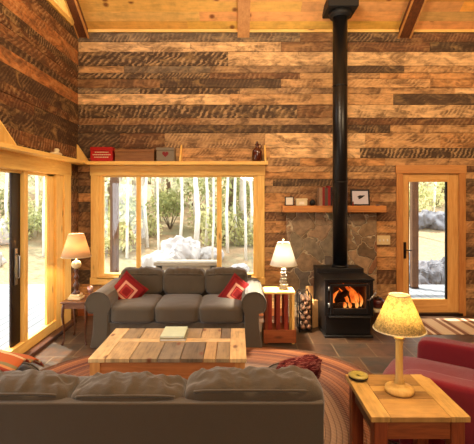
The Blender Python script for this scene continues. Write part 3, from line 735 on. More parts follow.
# ------------------------------------------------------------ rugs
def oval(name,cx,cy,a,b,mat,pw,label,cat='rug',t=.012):
    r=[];n_=72
    for i in range(n_):
        th=2*PI*i/n_; c,s=math.cos(th),math.sin(th)
        r.append((a*math.copysign(abs(c)**(2/pw),c),b*math.copysign(abs(s)**(2/pw),s)))
    o=MB().prism(r,0,t,'z').build(name,mat,bevel=.004); o.location=(cx,cy,0.0005); return tag(o,label,cat)
oval('braided_rug',-.33,3.3,1.75,1.5,m_rug,2.6,'large oval braided rug in rust and tan rings under the coffee table')
oval('braided_rug',3.2,4.3,1.0,.65,m_rug2,2.0,'small dark and cream braided rug beyond the maroon armchair')
o=MB().box(-.95,.95,-.33,.33,0,.008).build('striped_runner',m_runner,bevel=.002); o.location=(X(422,5.2)+.95,5.49,.0005)
tag(o,'beige and brown striped runner rug in front of the glass back door','rug')

# ------------------------------------------------------------ sofas
def arm_profile(w=.28,top=.64):
    r=w/2; cz=top-r; pts=[(.045,.0),(.075,.15),(.085,.30),(.085,cz-.10)]
    for i in range(15):
        a=math.radians(222-i*(222+25)/14); pts.append((r+r*math.cos(a),cz+r*math.sin(a)))
    pts+=[(w-.03,cz-.11),(w-.03,0)]
    return pts
def make_arm(side,W,D,parent,mat,x_out,w=.28,top=.64,y0=0):
    pts=arm_profile(w,top)
    poly=[(x_out+p[0],p[1]) for p in pts] if side<0 else [(x_out-p[0],p[1]) for p in reversed(pts)]
    mb=MB(); mb.prism(poly,y0,D,'y',smooth=False)
    o=mb.build('arm',mat,parent,.012)
    # piping round the front
    pp=[(x_out+(p[0] if side<0 else -p[0]),y0-.002,p[1]) for p in pts[3:-1]]
    MB().tube(pp,.006,6).build('piping',mat,o)
    return o
def make_sofa(name,loc,rz,label,cus,W=2.05,D=.90,backtop=.72,ctop=.79,seed=0,mat=None,seats=None,pin=.0,armtop=.64,armcut=0):
    mat=mat or m_sofa
    s=empty(name,loc,rz,label,'sofa')
    hw=W/2
    # skirt with soft folds
    mb=MB(); n_=60; ring=[]
    mb.box(-hw+.2,hw-.2,.03,D-.08,.02,.28)
    vs=[];fs=[]
    for i in range(n_+1):
        x=-hw+.26+(W-.52)*i/n_
        f_=.006*math.sin(i*1.9)+.004*math.sin(i*.7)
        vs+= [(x,.028+f_*1.6,.0),(x,.028+f_*.4,.28)]
    for i in range(n_): fs.append((2*i,2*i+2,2*i+3,2*i+1))
    mb.add(vs,fs,smooth=True)
    mb.build('base',mat,s)
    bp=MB(); bp.prism([(D-.08,.0),(D-.02,.0),(D,.06),(D,backtop-.004),(D-.004,backtop),(D-.06,backtop),(D-.08,backtop-.03)],-hw+.02+pin,hw-.02-pin,'x')
    bp.build('back_panel',mat,s,.004)
    for sd in (-1,1): make_arm(sd,W,D-.03,s,mat,sd*hw,top=armtop,y0=armcut)
    seats=seats or [(-hw+.26,-hw+.26+(W-.52)/3),(-hw+.26+(W-.52)/3,hw-.26-(W-.52)/3),(hw-.26-(W-.52)/3,hw-.26)]
    for i,(a,b_) in enumerate(seats):
        v,f=puff((b_-a)/2+.004,.335,.10,7,18,((a+b_)/2,.325,.375),seed+i,.006,5,.014)
        MB().add(v,f,smooth=True).build('seat_cushion',mat,s)
    for i,cu in enumerate(cus):
        a,b_=cu[0],cu[1]; ct=cu[2] if len(cu)>2 else ctop
        h=(ct-.44)/2
        T=Matrix.Translation(((a+b_)/2,D-.155,.445+h))@Matrix.Rotation(-.06,4,'X')
        kk=5.5 if seed>10 else 5.0
        pz=.93 if seed>10 else .62
        v,f=puff((b_-a)/2,.125,h,kk,40 if seed>10 else 28,(0,0,0),seed+10+i,.010,7,.012)
        w_=[]
        for q in v:
            zt=q.z/h
            # gathered cloth above the welt, long soft folds below it
            cr=-abs(noise.noise(Vector((q.x*13+seed+i,q.y*5,q.z*3))))*.040*max(0,min(1,(zt-(.66 if seed>10 else .35))/.3))
            cr+=-abs(noise.noise(Vector((q.x*30+i,q.y*14,q.z*6+seed))))*.016*max(0,min(1,(zt-(.66 if seed>10 else .4))/.3))
            cr+=.014*noise.noise(Vector((q.x*6+i*3,q.z*5,seed*1.3)))
            d=Vector((0,q.y/.125,max(0,zt))).normalized() if q.length else Vector((0,0,1))
            w_.append(T@(q+d*cr))
        cu_=MB().add(w_,f,smooth=True).build('back_cushion',mat,s)
        for yy in ((1,) if seed>10 else (-1,)):
            pp=[]
            for t_ in range(41):
                u=-1+2*t_/40; p=Vector((u,yy,pz)); nr=(abs(p.x)**kk+1+pz**kk)**(1/kk)
                pp.append(T@Vector((p.x/nr*(b_-a)/2*1.01,p.y/nr*.125*1.05,p.z/nr*h-.004)))
            MB().tube(pp,.0065,6).build('piping',mat,cu_)
    return s
FSX=(X(84,4.7)+X(268,4.7))/2
third=(2.05-.40)/3
make_sofa('sofa',(FSX,4.70,0),0,'taupe slipcovered three seat sofa under the picture window, facing the viewer',
          [(-.83,-.265),(-.265,.275),(.275,.83)],ctop=.785,seed=2,backtop=.67,pin=.12)
def wx(Xw): return -(Xw+.58)
make_sofa('sofa',(-.58,2.93,0),PI,'taupe sofa in the foreground seen from behind, its back to the viewer',
          [(wx(.44),wx(-.27),.805),(wx(-.265),wx(-.85),.775),(wx(-.85),wx(-1.50),.785)],seed=20,backtop=.72,armtop=.59,armcut=.09)
# pillows
def pillow(name,loc,rot,size,mat,label,th=.065,seed=0,k=16):
    vs=[];fs=[]
    for sg in (1,-1):
        b0=len(vs)
        for i in range(k+1):
            for j in range(k+1):
                u=-1+2*i/k; v=-1+2*j/k
                e=((1-u**4)*(1-v**4))**.5
                pin=1-.07*(1-abs(u)**2)*(abs(v)**2); pin2=1-.07*(1-abs(v)**2)*(abs(u)**2)
                wv=.006*noise.noise(Vector((u*4+seed,v*4,sg)))
                vs.append((u*size*pin2,sg*(th*e+wv*e),v*size*pin))
        for i in range(k):
            for j in range(k):
                q=(b0+i*(k+1)+j,b0+(i+1)*(k+1)+j,b0+(i+1)*(k+1)+j+1,b0+i*(k+1)+j+1)
                fs.append(q if sg<0 else q[::-1])
    o=MB().add(vs,fs,smooth=True).build(name,mat)
    o.location=loc; o.rotation_euler=rot
    return tag(o,label,'pillow')
pillow('throw_pillow',(X(126.5,5.06),5.10,Z(292.5,5.06)),(math.radians(-20),math.radians(38),math.radians(-8)),.185,m_pil,'red pillow with square motif standing on its corner at the left sofa arm',seed=1)
pillow('throw_pillow',(X(238,5.06),5.10,Z(295.5,5.06)),(math.radians(-34),math.radians(-50),math.radians(24)),.195,m_pil,'red pillow with square motif tilted against the right arm of the far sofa',seed=5)
pillow('throw_pillow',(X(300,2.5),2.52,.675),(math.radians(48),math.radians(-12),math.radians(0)),.125,m_pat,'dark red patterned pillow peeping over the right end of the near sofa',seed=9).scale=(1.12,1,.86)
# striped throw over the left end
vs=[];fs=[];k=20
for i in range(k+1):
    for j in range(k+1):
        u=i/k; v=j/k
        x=-.36+.66*u; yy=-.12+.42*v
        z=.10*math.cos((u-.35)*2.2)-.25*max(0,v-.45)**1.2+.012*math.sin(14*v+3*u)+.012*noise.noise(Vector((u*5,v*5,2)))
        vs.append((x,yy,z))
for i in range(k):
    for j in range(k): fs.append((i*(k+1)+j,(i+1)*(k+1)+j,(i+1)*(k+1)+j+1,i*(k+1)+j+1))
o=MB().add(vs,fs,smooth=True).build('throw_blanket',m_throw); o.location=(-1.60,2.50,.71)
sm=o.modifiers.new('t','SOLIDIFY'); sm.thickness=.012
tag(o,'orange and cream striped throw blanket over the left end of the near sofa','blanket')

# ------------------------------------------------------------ coffee table
ct=empty('coffee_table',((-1.17+.075)/2,(3.26+4.01)/2,.0125),0,'low reclaimed plank coffee table with a solid box base between the sofas','coffee table')
hx,hy=.6225,.375
TB={'a':(206,172,120),'b':(146,122,88),'c':(110,90,68),'d':(182,150,104),'e':(126,108,86),'f':(170,136,90)}
def tcol(k):
    c=lin(TB[k]); return (c[0],c[1],c[2],0)
ym=0.05
mb=MB()
xs_=[-.49,-.33,-.13,.07,.22,.40,.49]
ks='bdcbdc'
for a,b_,k_ in zip(xs_[:-1],xs_[1:],ks): mb.box(a+.003,b_-.003,ym+.047,hy-.001,.41,.44,tcol(k_))
xs_=[-.49,-.28,-.02,.14,.27,.49]; ks='dbecf'
xs2=[-.49,-.30,-.08,.10,.28,.38,.49]; 
for a,b_,k_ in zip(xs2[:-1],xs2[1:],'dbecfb'): mb.box(a+.003,b_-.003,-hy+.001,ym-.047,.41,.44,tcol(k_))
for a,b_,k_ in ((-hx,-.491,'a'),(.491,hx,'a')): mb.box(a,b_,-hy,hy,.41,.44,tcol(k_))
mb.build('tabletop',m_taby,ct,.002)
MB().box(-.489,.489,ym-.043,ym+.043,.41,.4405,tcol('a')).build('centre_board',m_tabx,ct,.002)
MB().box(-hx+.045,hx-.045,-hy+.01,hy-.02,.0,.409).build('body',m_obr,ct)
for sx in (-1,1):
    for sy in (-1,1): MB().box(sx*(hx-.052)-.04,sx*(hx-.052)+.04,sy*(hy-.038)-.035,sy*(hy-.038)+.035,0,.409).build('corner_post',m_doorz,ct)
def book(name,loc,rz,w,d_,h,cv,label,group):
    b=empty(name,loc,rz,label,'book',group)
    MB().box(-w,w,-d_,d_,0,.002).box(-w,w,-d_,d_,h-.002,h).box(-w,-w+.003,-d_,d_,.002,h-.002).build('cover',cv,b)
    MB().box(-w+.003,w-.004,-d_+.004,d_-.004,.002,h-.002).build('pages',m_white,b)
    return b
cvx,cvy=X(174.5,3.78),3.80
book('book',(cvx,cvy,.4535),.03,.115,.15,.022,plain('olive cover',(120,112,70),.5),'thick olive book under the pale one on the coffee table','books on the coffee table')
book('book',(cvx-.005,cvy+.005,.476),.0,.105,.14,.014,plain('pale green cover',(196,204,170),.35),'pale green magazine lying on top of the book on the coffee table','books on the coffee table')

# ------------------------------------------------------------ side table, front right
t=empty('side_table',(.945,2.385,0),0,'square plank side table with reddish legs at the lower right, holding the yellow lamp','side table')
hx=.255
mb=MB()
for i,(a,b_) in enumerate(((-.155,-.06),(-.06,.03),(.03,.10),(.10,.155))):
    c=lin(((160,120,64),(128,94,50),(168,130,70),(140,104,56))[i]); mb.box(-.154,.154,a*1.0-.0+.001 if i else -hx,b_-.001 if i<3 else hx,.572,.599,(c[0],c[1],c[2],0))
mb.build('tabletop',m_tabx,t,.002)
c=lin((176,138,76)); mb=MB()
mb.box(-hx,-.156,-hx,hx,.572,.6,(c[0],c[1],c[2],0)); mb.build('end_board',m_taby,t,.002); MB().box(.156,hx,-hx,hx,.572,.6,(c[0],c[1],c[2],0)).build('end_board',m_taby,t,.002)
for sx in (-1,1):
    for sy in (-1,1): MB().box(sx*.20-.035,sx*.20+.035,sy*.205-.035,sy*.205+.035,0,.572,ch=.003).build('leg',m_redz,t)
MB().box(-.165,.165,-.225,-.2,.47,.572).build('apron',m_redx,t); MB().box(-.165,.165,.2,.225,.47,.572).build('apron',m_redx,t)
MB().box(-.22,-.195,-.17,.17,.47,.572).build('apron',m_darkbeam,t); MB().box(.195,.22,-.17,.17,.47,.572).build('apron',m_darkbeam,t)
MB().box(-.19,.19,-.19,.19,.12,.14).build('lower_shelf',m_redx,t)
# yellow lamp
def lamp_light(loc,power,col=(1,.62,.28),r=.03):
    l=bpy.data.lights.new('bulb','POINT'); l.energy=power; l.color=col; l.shadow_soft_size=r
    o=bpy.data.objects.new('lamp_bulb',l); C.objects.link(o); o.location=loc; return o
def make_shade(parent,z0,z1,r0,r1,mat,trim,n_=36):
    mb=MB(); mb.lathe([(r0,z0),(r1,z1)],n=n_,caps=False); o=mb.build('lamp_shade',mat,parent)
    s_=o.modifiers.new('t','SOLIDIFY'); s_.thickness=.002
    for r,z in ((r0,z0),(r1,z1)):
        mb=MB().tube([(r*math.cos(2*PI*i/n_),r*math.sin(2*PI*i/n_),z) for i in range(n_+1)],.0035,6)
        mb.build('shade_rim',trim,o)
    mb=MB()
    for i in range(3):
        a=2*PI*i/3; mb.tube([(0,0,z1-.02),(r1*math.cos(a),r1*math.sin(a),z1-.004)],.002,5)
    mb.build('shade_spider',trim,o)
    return o
L1=(X(399.3,2.41),2.41,.6005)
l=empty('table_lamp',L1,0,'pale wooden column lamp with speckled yellow shade on the near side table','lamp')
m_lw=wood('lamp wood',(226,190,112),(196,150,76),'z',knots=False,rough=.4)
MB().lathe([(.078,0),(.082,.008),(.08,.024),(.06,.032),(.034,.036),(.032,.05)],n=32).build('base',m_lw,l)
MB().lathe([(.032,.05),(.022,.058),(.026,.066),(.0205,.074),(.0205,.28),(.024,.288),(.018,.296),(.03,.306),(.03,.318),(.016,.325)],n=24).build('column',m_lw,l)
MB().lathe([(.014,.325),(.016,.34),(.010,.36),(.012,.40),(.006,.41)],n=14).tube([(0,0,.40),(0,0,.548)],.003).build('socket',m_cream,l)
m_sh1=shade('yellow speckled shade',(244,222,158),1)
make_shade(l,.362,.56,.145,.058,m_sh1,m_cream)
lamp_light((L1[0],L1[1],L1[2]+.46),6,(1,.80,.46))
# coaster / round dish
o=empty('round_dish',(X(358.5,2.57),2.575,.6005),0,'small dark round dish with pale rim on the back left corner of side table','dish')
MB().lathe([(.045,0),(.058,.008),(.060,.02),(.055,.022)],n=28).build('bowl',m_black,o)
MB().lathe([(.060,.020),(.060,.026),(.035,.03),(.022,.024),(.012,.022)],n=28).build('rim',plain('olive rim',(150,134,66),.3),o)

# ------------------------------------------------------------ armchair
ca=math.atan2(-.54,.84)
ac=empty('armchair',(1.16,2.73,0),0,'maroon upholstered armchair with broad arms right of the yellow lamp','armchair')
A=Vector((1.05,2.72,0)); B=Vector((1.42,3.28,0)); U=(B-A).normalized(); V=Vector((U.y,-U.x,0))
Wc=(B-A).length
M_=Matrix(((U.x,V.x,0,A.x),(U.y,V.y,0,A.y),(0,0,1,0),(0,0,0,1)))
ac.matrix_world=M_  # local x runs from near arm to far arm, local y runs from the front to the back
def cpuff(nm,hx,hy,hz,c,k=5,wr=.004,seed=0,top=0):
    v,f=puff(hx,hy,hz,k,16,c,seed,wr,5,top); return MB().add(v,[q[::-1] for q in f] if M_.determinant()<0 else f,smooth=True).build(nm,m_redch,ac)
cpuff('arm',.085,.42,.18,(.02,.42,.42),7,.004,1); cpuff('arm',.075,.42,.19,(Wc+.06,.42,.42),8,.003,2)
MB().box(-.05,.09,.02,.82,.06,.42).box(Wc-.01,Wc+.13,.02,.82,.06,.42).box(.09,Wc-.01,-.12,.82,.06,.28).build('frame',m_redch,ac,.015)
cpuff('seat_cushion',(Wc-.12)/2,.40,.10,((Wc+.08)/2,.24,.38),6,.006,3,.02)
cpuff('backrest',(Wc+.16)/2,.12,.34,((Wc+.08)/2,.80,.56),4,.006,4)
for sx in (.0,Wc+.08):
    for sy in (.08,.78): MB().lathe([(.018,0),(.025,.06)],sx,sy,0,12).build('leg',m_walnutz,ac)

# ------------------------------------------------------------ left end table
TX0,TX1,TY0,TY1=-2.03,-1.74,4.80,5.16
e_=empty('end_table',((TX0+TX1)/2,(TY0+TY1)/2,0),0,'small walnut end table with curved legs in the corner by the sliding door','end table')
hx=(TX1-TX0)/2; hy=(TY1-TY0)/2
MB().box(-hx-.012,hx+.012,-hy-.012,hy+.012,.482,.50,ch=.005).build('tabletop',m_walnut,e_)
MB().box(-hx+.012,hx-.012,-hy+.008,-hy+.022,.42,.482).box(-hx+.012,hx-.012,hy-.022,hy-.008,.42,.482).box(-hx+.008,-hx+.022,-hy+.02,hy-.02,.42,.482).box(hx-.022,hx-.008,-hy+.02,hy-.02,.42,.482).build('apron',m_walnut,e_)
for sx in (-1,1):
    for sy in (-1,1):
        px,py=sx*(hx-.018),sy*(hy-.018)
        MB().tube([(px-sx*.004,py-sy*.004,.482),(px+sx*.006,py+sy*.006,.42),(px+sx*.010,py+sy*.010,.34),(px+sx*.0,py,.22),(px-sx*.006,py-sy*.006,.12),(px-sx*.002,py-sy*.002,.05),(px+sx*.008,py+sy*.008,.02),(px+sx*.012,py+sy*.012,.0)],[.017,.018,.016,.012,.009,.008,.012,.014],10).build('leg',m_walnutz,e_)
L2=(X(76.3,4.96),4.96,.5005)
l=empty('table_lamp',L2,0,'turned dark wood lamp with beige linen shade on the corner end table','lamp')
MB().box(-.075,.075,-.075,.075,0,.03,ch=.006).box(-.06,.06,-.06,.06,.03,.06,ch=.008).build('base',m_ivory,l)
MB().lathe([(.045,.06),(.05,.075),(.028,.09),(.02,.12),(.034,.15),(.036,.17),(.018,.20),(.016,.23),(.03,.25),(.03,.27),(.016,.29),(.022,.33),(.03,.345),(.02,.36)],n=22).build('column',m_walnutz,l)
MB().lathe([(.02,.36),(.05,.38),(.058,.41),(.05,.44),(.03,.455),(.012,.46),(.012,.5)],n=22).tube([(0,0,.5),(0,0,.765)],.003).build('neck_ball',m_ivory,l)
make_shade(l,.505,.775,.172,.088,shade('beige linen shade',(226,196,156)),m_cream)
lamp_light((L2[0],L2[1],L2[2]+.62),24,(1,.68,.38))
gb=empty('goblet',(-1.79,5.06,.5005),0,'small silvery goblet on the corner end table beside the sofa arm','goblet')
MB().lathe([(.03,0),(.03,.004),(.006,.012),(.006,.04),(.026,.055),(.034,.085),(.034,.125),(.030,.125),(.028,.07),(.004,.06)],n=20,caps=False).build('bowl',plain('pink silver',(190,150,140),.25,.6),gb)

# ------------------------------------------------------------ crate table with lamp
k0,k1,ky0,ky1=X(265,4.84),X(294.5,4.84),4.84,5.10
kt=empty('crate_table',((k0+k1)/2,(ky0+ky1)/2,0),0,'slatted red wooden crate stand with pale top between far sofa and stove','side table')
hx=(k1-k0)/2; hy=(ky1-ky0)/2
MB().box(-hx-.01,hx+.01,-hy-.01,hy+.01,.585,.61,ch=.003).build('tabletop',m_ivory if False else m_pinex,kt)
for sx in (-.115,-.018,.075):
    MB().box(sx-.024,sx+.024,-hy,-hy+.018,.16,.585).build('slat',m_red,kt)
    MB().box(sx-.024,sx+.024,hy-.018,hy,.16,.585).build('slat',m_red,kt)
MB().box(hx-.03,hx,-hy,-hy+.03,.0,.585).box(hx-.03,hx,hy-.03,hy,.0,.585).build('corner_post',m_pinez,kt)
MB().box(-hx,-hx+.03,-hy,-hy+.03,.0,.585).box(-hx,-hx+.03,hy-.03,hy,.0,.585).build('corner_post',m_redz,kt)
mb=MB(); mb.box(-hx,hx,-hy-.02,-hy-.002,.02,.17).box(-hx,hx,hy+.002,hy+.02,.02,.17).box(-hx-.018,-hx-.001,-hy-.02,hy+.02,.02,.17).box(hx+.001,hx+.018,-hy-.02,hy+.02,.02,.17).box(-hx,hx,-hy,hy,.02,.035)
mb.build('lower_box',m_redx,kt,.003)
L3=(X(283.6,4.96),4.97,.6105)
l=empty('table_lamp',L3,0,'lamp with bright white shade and stacked stone base on the crate stand','lamp')
v=[]
mb=MB(); zz=0
for i,r in enumerate((.058,.052,.046,.042,.038,.034,.03)):
    vv,ff=puff(r,r*.8,.019,2.4,8,(.006*math.sin(i*2.1),.004*math.cos(i*3),zz+.019),i,.003,30); mb.add(vv,ff,smooth=True); zz+=.036
mb.build('base',plain('silver grey stones',(170,160,140),.35,.3,.35,40),l)
MB().lathe([(.01,zz-.004),(.01,zz+.04)],n=12).tube([(0,0,zz),(0,0,.585)],.003).lathe([(.003,.585),(.012,.598),(.004,.612)],n=12).build('neck',m_ivory,l)
make_shade(l,.292,.56,.163,.076,shade('white shade',(255,252,244)),m_cream)
lamp_light((L3[0],L3[1],L3[2]+.41),150,(1,.90,.72))

# ------------------------------------------------------------ outdoors
def terr(x,y):
    b=-.12+(.15+.16*min(1,max(0,x-1.5)))*max(0,y-8.8)+.10*max(0,-x-6)+.25*noise.noise(Vector((x*.35,y*.35,0)))*min(1,max(0,(y-7.5)/3)+max(0,(-x-6)/3))
    return b
vs=[];fs=[];nx,ny=60,60
for i in range(nx+1):
    for j in range(ny+1):
        x=-26+56*i/nx; y=-6+44*j/ny
        z=terr(x,y)
        vs.append((x,y,z-.02 if y>6.1 or x<-2.5 else -.3))
for i in range(nx):
    for j in range(ny): fs.append((i*(ny+1)+j,(i+1)*(ny+1)+j,(i+1)*(ny+1)+j+1,i*(ny+1)+j+1))
tag(MB().add(vs,fs,smooth=True).build('ground',m_ground),kind='structure')
dk=MB().box(-6.2,XL-.16,-2,7.9,-.03,.04).box(-2.46,5.5,YB+.16,7.9,-.03,.035).build('deck_floor',m_deck); tag(dk,kind='structure')
# porch posts
for xx,yy,w_,lb in ((X(114.5,7.6),7.6,.13,'square brown porch post seen through the left pane of the picture window'),(X(414.2,7.6),7.6,.115,'square brown porch post seen through the back door glass')):
    o=empty('porch_post',(xx,yy,.04),0,lb,'post','porch posts on the deck')
    MB().box(-w_/2,w_/2,-w_/2,w_/2,.02,2.76,ch=.004).build('shaft',m_post,o); MB().box(-w_/2-.01,w_/2+.01,-w_/2-.01,w_/2+.01,0,.02).build('base_plate',m_bronze,o)
o=MB().box(-2.3,5.4,7.52,7.68,2.80,3.0).build('porch_beam',m_post); tag(o,'timber porch beam carried by the deck posts','beam')
# bench outside the window
bc_=empty('deck_bench',(X(187,7.2),7.2,.035),0,'weathered grey bench on the deck outside the picture window','bench')
MB().box(-.55,.55,-.15,.15,.50,.56,ch=.006).box(-.52,.52,-.12,-.09,.42,.50).build('seat',m_grey,bc_)
for sx in (-.45,.45): MB().box(sx-.04,sx+.04,-.12,.12,0,.50).build('leg',m_grey,bc_)
# rocks
def rock(x,y,r,sz,mat,label,seed):
    v,f=puff(r,r*.8,r*sz,2.4,12,(0,0,r*sz*.62),seed,r*.36,1.9/r)
    o=MB().add(v,f,smooth=False).build('boulder',mat); o.location=(x,y,terr(x,y)-.05); return tag(o,label,'boulder','boulders outside')
rk=[(X(181,10),10.0,.44,.95,m_rock,'big pale boulder outside behind the bench, seen in the middle pane'),
(X(165,9.6),9.6,.45,.6,m_rock,'pale low boulder left of the big one behind the window bench'),
(X(209,10.4),10.4,.34,.5,m_rock,'pale low boulder right of the big one behind the window bench'),
(X(239,10),9.6,.22,.55,m_rock,'pale boulder low in the right pane of the picture window'),
(X(247,9),8.9,.3,.5,m_rockd,'grey boulder at the lower right corner of the picture window'),
(X(228,8.8),8.8,.28,.5,m_rock,'small pale boulder just outside the right pane of the picture window'),
(X(420,8.5),8.5,.36,.95,m_rockd,'large grey boulder left of the pair outside the back door'),
(X(440,8.7),8.7,.40,.9,m_rockd,'large grey boulder right of the pair outside the back door'),
(X(430,12),12.0,.5,.5,m_rockd,'long grey rock further up the slope outside the back door'),
(X(405,9.5),9.6,.3,.7,m_rockd,'grey rock at the left edge of the back door glass'),
(X(20,13),12.0,.6,.6,m_rock,'pale boulder beyond the deck seen through the sliding door'),
(X(5,11),10.0,.5,.6,m_rock,'pale boulder beyond the deck at the left edge of the view')]
for i,a in enumerate(rk): rock(*a,i*3.3)
# trees
def leaves(mb,c,rad,n_,size):
    for i in range(n_):
        th=random.uniform(0,2*PI); u=random.uniform(-1,1); rr=random.random()**.4
        s_=math.sqrt(1-u*u); p=Vector((c[0]+rad[0]*rr*s_*math.cos(th),c[1]+rad[1]*rr*s_*math.sin(th),c[2]+rad[2]*rr*u))
        a=Vector((random.gauss(0,1),random.gauss(0,1),random.gauss(0,1))).normalized(); b=a.cross(Vector((random.gauss(0,1),random.gauss(0,1),random.gauss(0,1)))).normalized()
        q=size*random.uniform(.6,1.4)
        mb.add([p-a*q,p+b*q*.5,p+a*q,p-b*q*.5],[(0,1,2,3)])
def make_tree(H,r,nl,size,mat,tmat,low=.25,name='woodland_tree'):
    t=empty(name,(0,0,0))
    lean=random.uniform(-.3,.3)
    tm=MB(); P=[(lean*(k/6)**2+.05*math.sin(k*1.7),.04*math.cos(k*2.1),H*k/6) for k in range(7)]
    tm.tube(P,[r*(1-.12*k) for k in range(7)],10); tm.build('trunk',tmat,t)
    br=MB()
    for k in range(9):
        z=H*random.uniform(low,.9); a=random.uniform(0,2*PI); L=random.uniform(.6,1.3)
        br.tube([(lean*(z/H)**2,0,z),(L*.5*math.cos(a),L*.5*math.sin(a),z+.25),(L*math.cos(a),L*math.sin(a),z+.35)],[r*.3,r*.2,.006],5)
    br.build('branches',tmat,t)
    fm=MB()
    for k in range(10):
        z=H*random.uniform(low,1.0); a=random.uniform(0,2*PI); L=random.uniform(.2,1.2)
        leaves(fm,(L*math.cos(a),L*math.sin(a),z),(.75,.75,.5),nl//10,size)
    fm.build('foliage',mat,t)
    return t
protos=[make_tree(6.5,.10,1100,.075,m_leaf[0],m_trunk,.22),make_tree(7,.08,1000,.075,m_leaf[1],m_trunk,.15),make_tree(6,.12,1300,.07,m_leaf[2],m_trunkd,.12)]
spots=[(142,12,1),(134,18,1),(163,19,1),(184,20,1),(207,15,1),(233,17,1),(247,21,1),(157,15,0),(176,17,1),(196,13,1),(203,20,0),(213,16,0),(228,14,2),(244,13,0),(252,18,1),(121,14,0),(108,17,2),(128,20,1),(168,22,2),(220,24,1),(238,21,2),(186,25,0),(150,26,2),(262,16,2),
(405,14,1),(418,22,0),(430,20,1),(442,23,2),(450,16,0),(424,27,2),(410,26,0),(398,20,2),
(92,16,1),(70,18,2),(60,14,0),(48,20,1),(36,15,0),(24,19,2),(10,14,1),(-6,17,0),(-30,14,2),(-60,13,0),(-110,12,1),(-170,10,2),(15,24,0),(50,27,1),(85,26,0)]
wh={0:'behind the picture window',1:'behind the back door',2:'beyond the deck on the left'}
first=[True]*3
kinds=['yellow green leafed','pale green leafed','dark trunked bushy']
for i,(px,Y,k) in enumerate(spots):
    p=protos[k]
    o=p if first[k] else copy_tree(p)
    first[k]=False
    x=X(px,Y); sc_=random.uniform(.85,1.25)
    o.location=(x,Y,terr(x,Y)-.05); o.rotation_euler=(0,0,random.uniform(0,6.28)); o.scale=(sc_,sc_,sc_)
    w_=1 if px>300 else (2 if px<100 else 0)
    tag(o,'%s woodland tree %s'%(kinds[k],wh[w_]),'tree','%s trees %s'%(kinds[k],wh[w_]))
birch=make_tree(6.5,.05,500,.06,m_leaf[1],plain('white birch bark',(232,228,218),.8,0,.2,12,.4),.55)
for i,(px,Y,sc_) in enumerate(((195,10.6,1.5),(181,11.2,.9),(128,10.5,.8),(147,11.6,.9),(158,10.2,.6),(206,11.8,1.0),(213,10.0,.6),(228,11,.9),(236,12.2,1.0),(245,10.4,.7),(250,12,1.0),(36,12.5,1.1),(45,10.8,.9),(8,12,1.0),(412,11.5,.7),(434,13,.9))):
    o=birch if i==0 else copy_tree(birch)
    x=X(px,Y); o.location=(x,Y,terr(x,Y)-.05); o.rotation_euler=(0,0,i*1.3); o.scale=(sc_,sc_,1.0)
    w_=1 if px>300 else (2 if px<100 else 0)
    tag(o,'slim white barked birch %s'%wh[w_],'tree','slim birches %s'%wh[w_])
def make_bush(mat):
    t=empty('shrub',(0,0,0)); fm=MB()
    for k in range(6):
        a=random.uniform(0,2*PI); L=random.uniform(0,.45); leaves(fm,(L*math.cos(a),L*math.sin(a),random.uniform(.25,.8)),(.4,.4,.35),110,.05)
    fm.build('foliage',mat,t)
    sm_=MB()
    for k in range(6):
        a=2*PI*k/6; sm_.tube([(0,0,0),(.2*math.cos(a),.2*math.sin(a),.4),(.35*math.cos(a),.35*math.sin(a),.8)],[.015,.01,.004],5)
    sm_.build('stems',m_trunkd,t); return t
bp=[make_bush(m_leaf[0]),make_bush(m_leaf[2])]
bs=[(112,11,0),(130,12,1),(148,13,0),(170,14,1),(205,14,0),(222,12,0),(234,13,1),(247,12,0),(255,14,1),(118,15,0),(160,17,0),(192,18,1),(228,17,0),(412,13,0),(424,16,1),(436,14,0),(446,15,0),(430,19,0),(30,13,0),(50,12,1),(12,12,0),(-5,13,1),(60,16,0),(80,14,1)]
fb=[True,True]
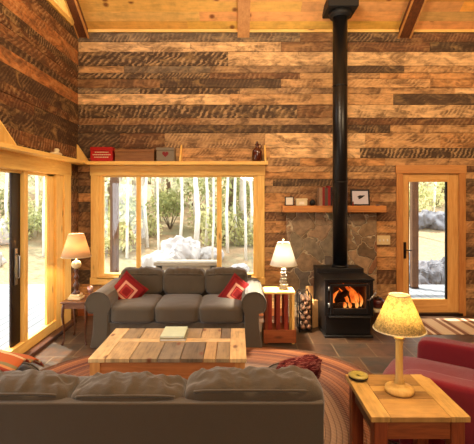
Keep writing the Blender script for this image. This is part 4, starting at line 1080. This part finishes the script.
for i,(px,Y,k) in enumerate(bs):
    o=bp[k] if fb[k] else copy_tree(bp[k]); fb[k]=False
    x=X(px,Y); o.location=(x,Y,terr(x,Y)-.05); s_=random.uniform(.8,1.5); o.scale=(s_,s_,s_); o.rotation_euler=(0,0,random.uniform(0,6))
    w_=1 if px>300 else (2 if px<100 else 0)
    tag(o,'%s low shrub %s'%(('yellow green','dark green')[k],wh[w_]),'shrub','%s shrubs %s'%(('yellow green','dark green')[k],wh[w_]))

# ------------------------------------------------------------ light
def area(name,loc,target,size,power,col):
    l=bpy.data.lights.new(name,'AREA'); l.shape='DISK'; l.size=size; l.energy=power; l.color=col
    o=bpy.data.objects.new(name,l); C.objects.link(o); o.location=loc
    o.rotation_euler=(Vector(target)-Vector(loc)).to_track_quat('-Z','Y').to_euler(); return o
def fill_point(loc,power,col,r):  # unseen fill light added to raise the room's brightness, no lamp hangs there
    l=bpy.data.lights.new('room_fill','POINT'); l.energy=power; l.color=col; l.shadow_soft_size=r
    o=bpy.data.objects.new('added_fill',l); C.objects.link(o); o.location=loc
fill_point((.2,2.3,4.5),320,(1,.80,.54),.5)
fill_point((3.2,2.6,4.0),190,(1,.76,.44),.4)
fill_point((.4,-1.4,2.7),230,(1,.90,.74),.5)
sun=bpy.data.lights.new('sun','SUN'); sun.energy=11; sun.angle=.02; sun.color=(1,.95,.85)
so=bpy.data.objects.new('sun',sun); C.objects.link(so); so.rotation_euler=Vector((.26,-.20,-.94)).to_track_quat('-Z','Y').to_euler()
lamp_light((1.40,5.24,.50),5,(1,.35,.08),.05)
W=bpy.data.worlds.new('sky'); S.world=W; W.use_nodes=True
nt=W.node_tree; bg=nt.nodes['Background']; bg.inputs[0].default_value=(.93,.97,1,1); bg.inputs[1].default_value=4.4
# ------------------------------------------------------------ camera
cam=bpy.data.cameras.new('camera'); cam.sensor_width=36; cam.sensor_fit='HORIZONTAL'; cam.lens=F/474*36
co=bpy.data.objects.new('camera',cam); C.objects.link(co); co.location=(0,0,CH); co.rotation_euler=(PI/2,0,0)
cam.shift_y=-27/474; cam.clip_end=200
S.camera=co
S.view_settings.view_transform='Standard'; S.view_settings.look='None'; S.view_settings.exposure=.12; S.view_settings.gamma=1
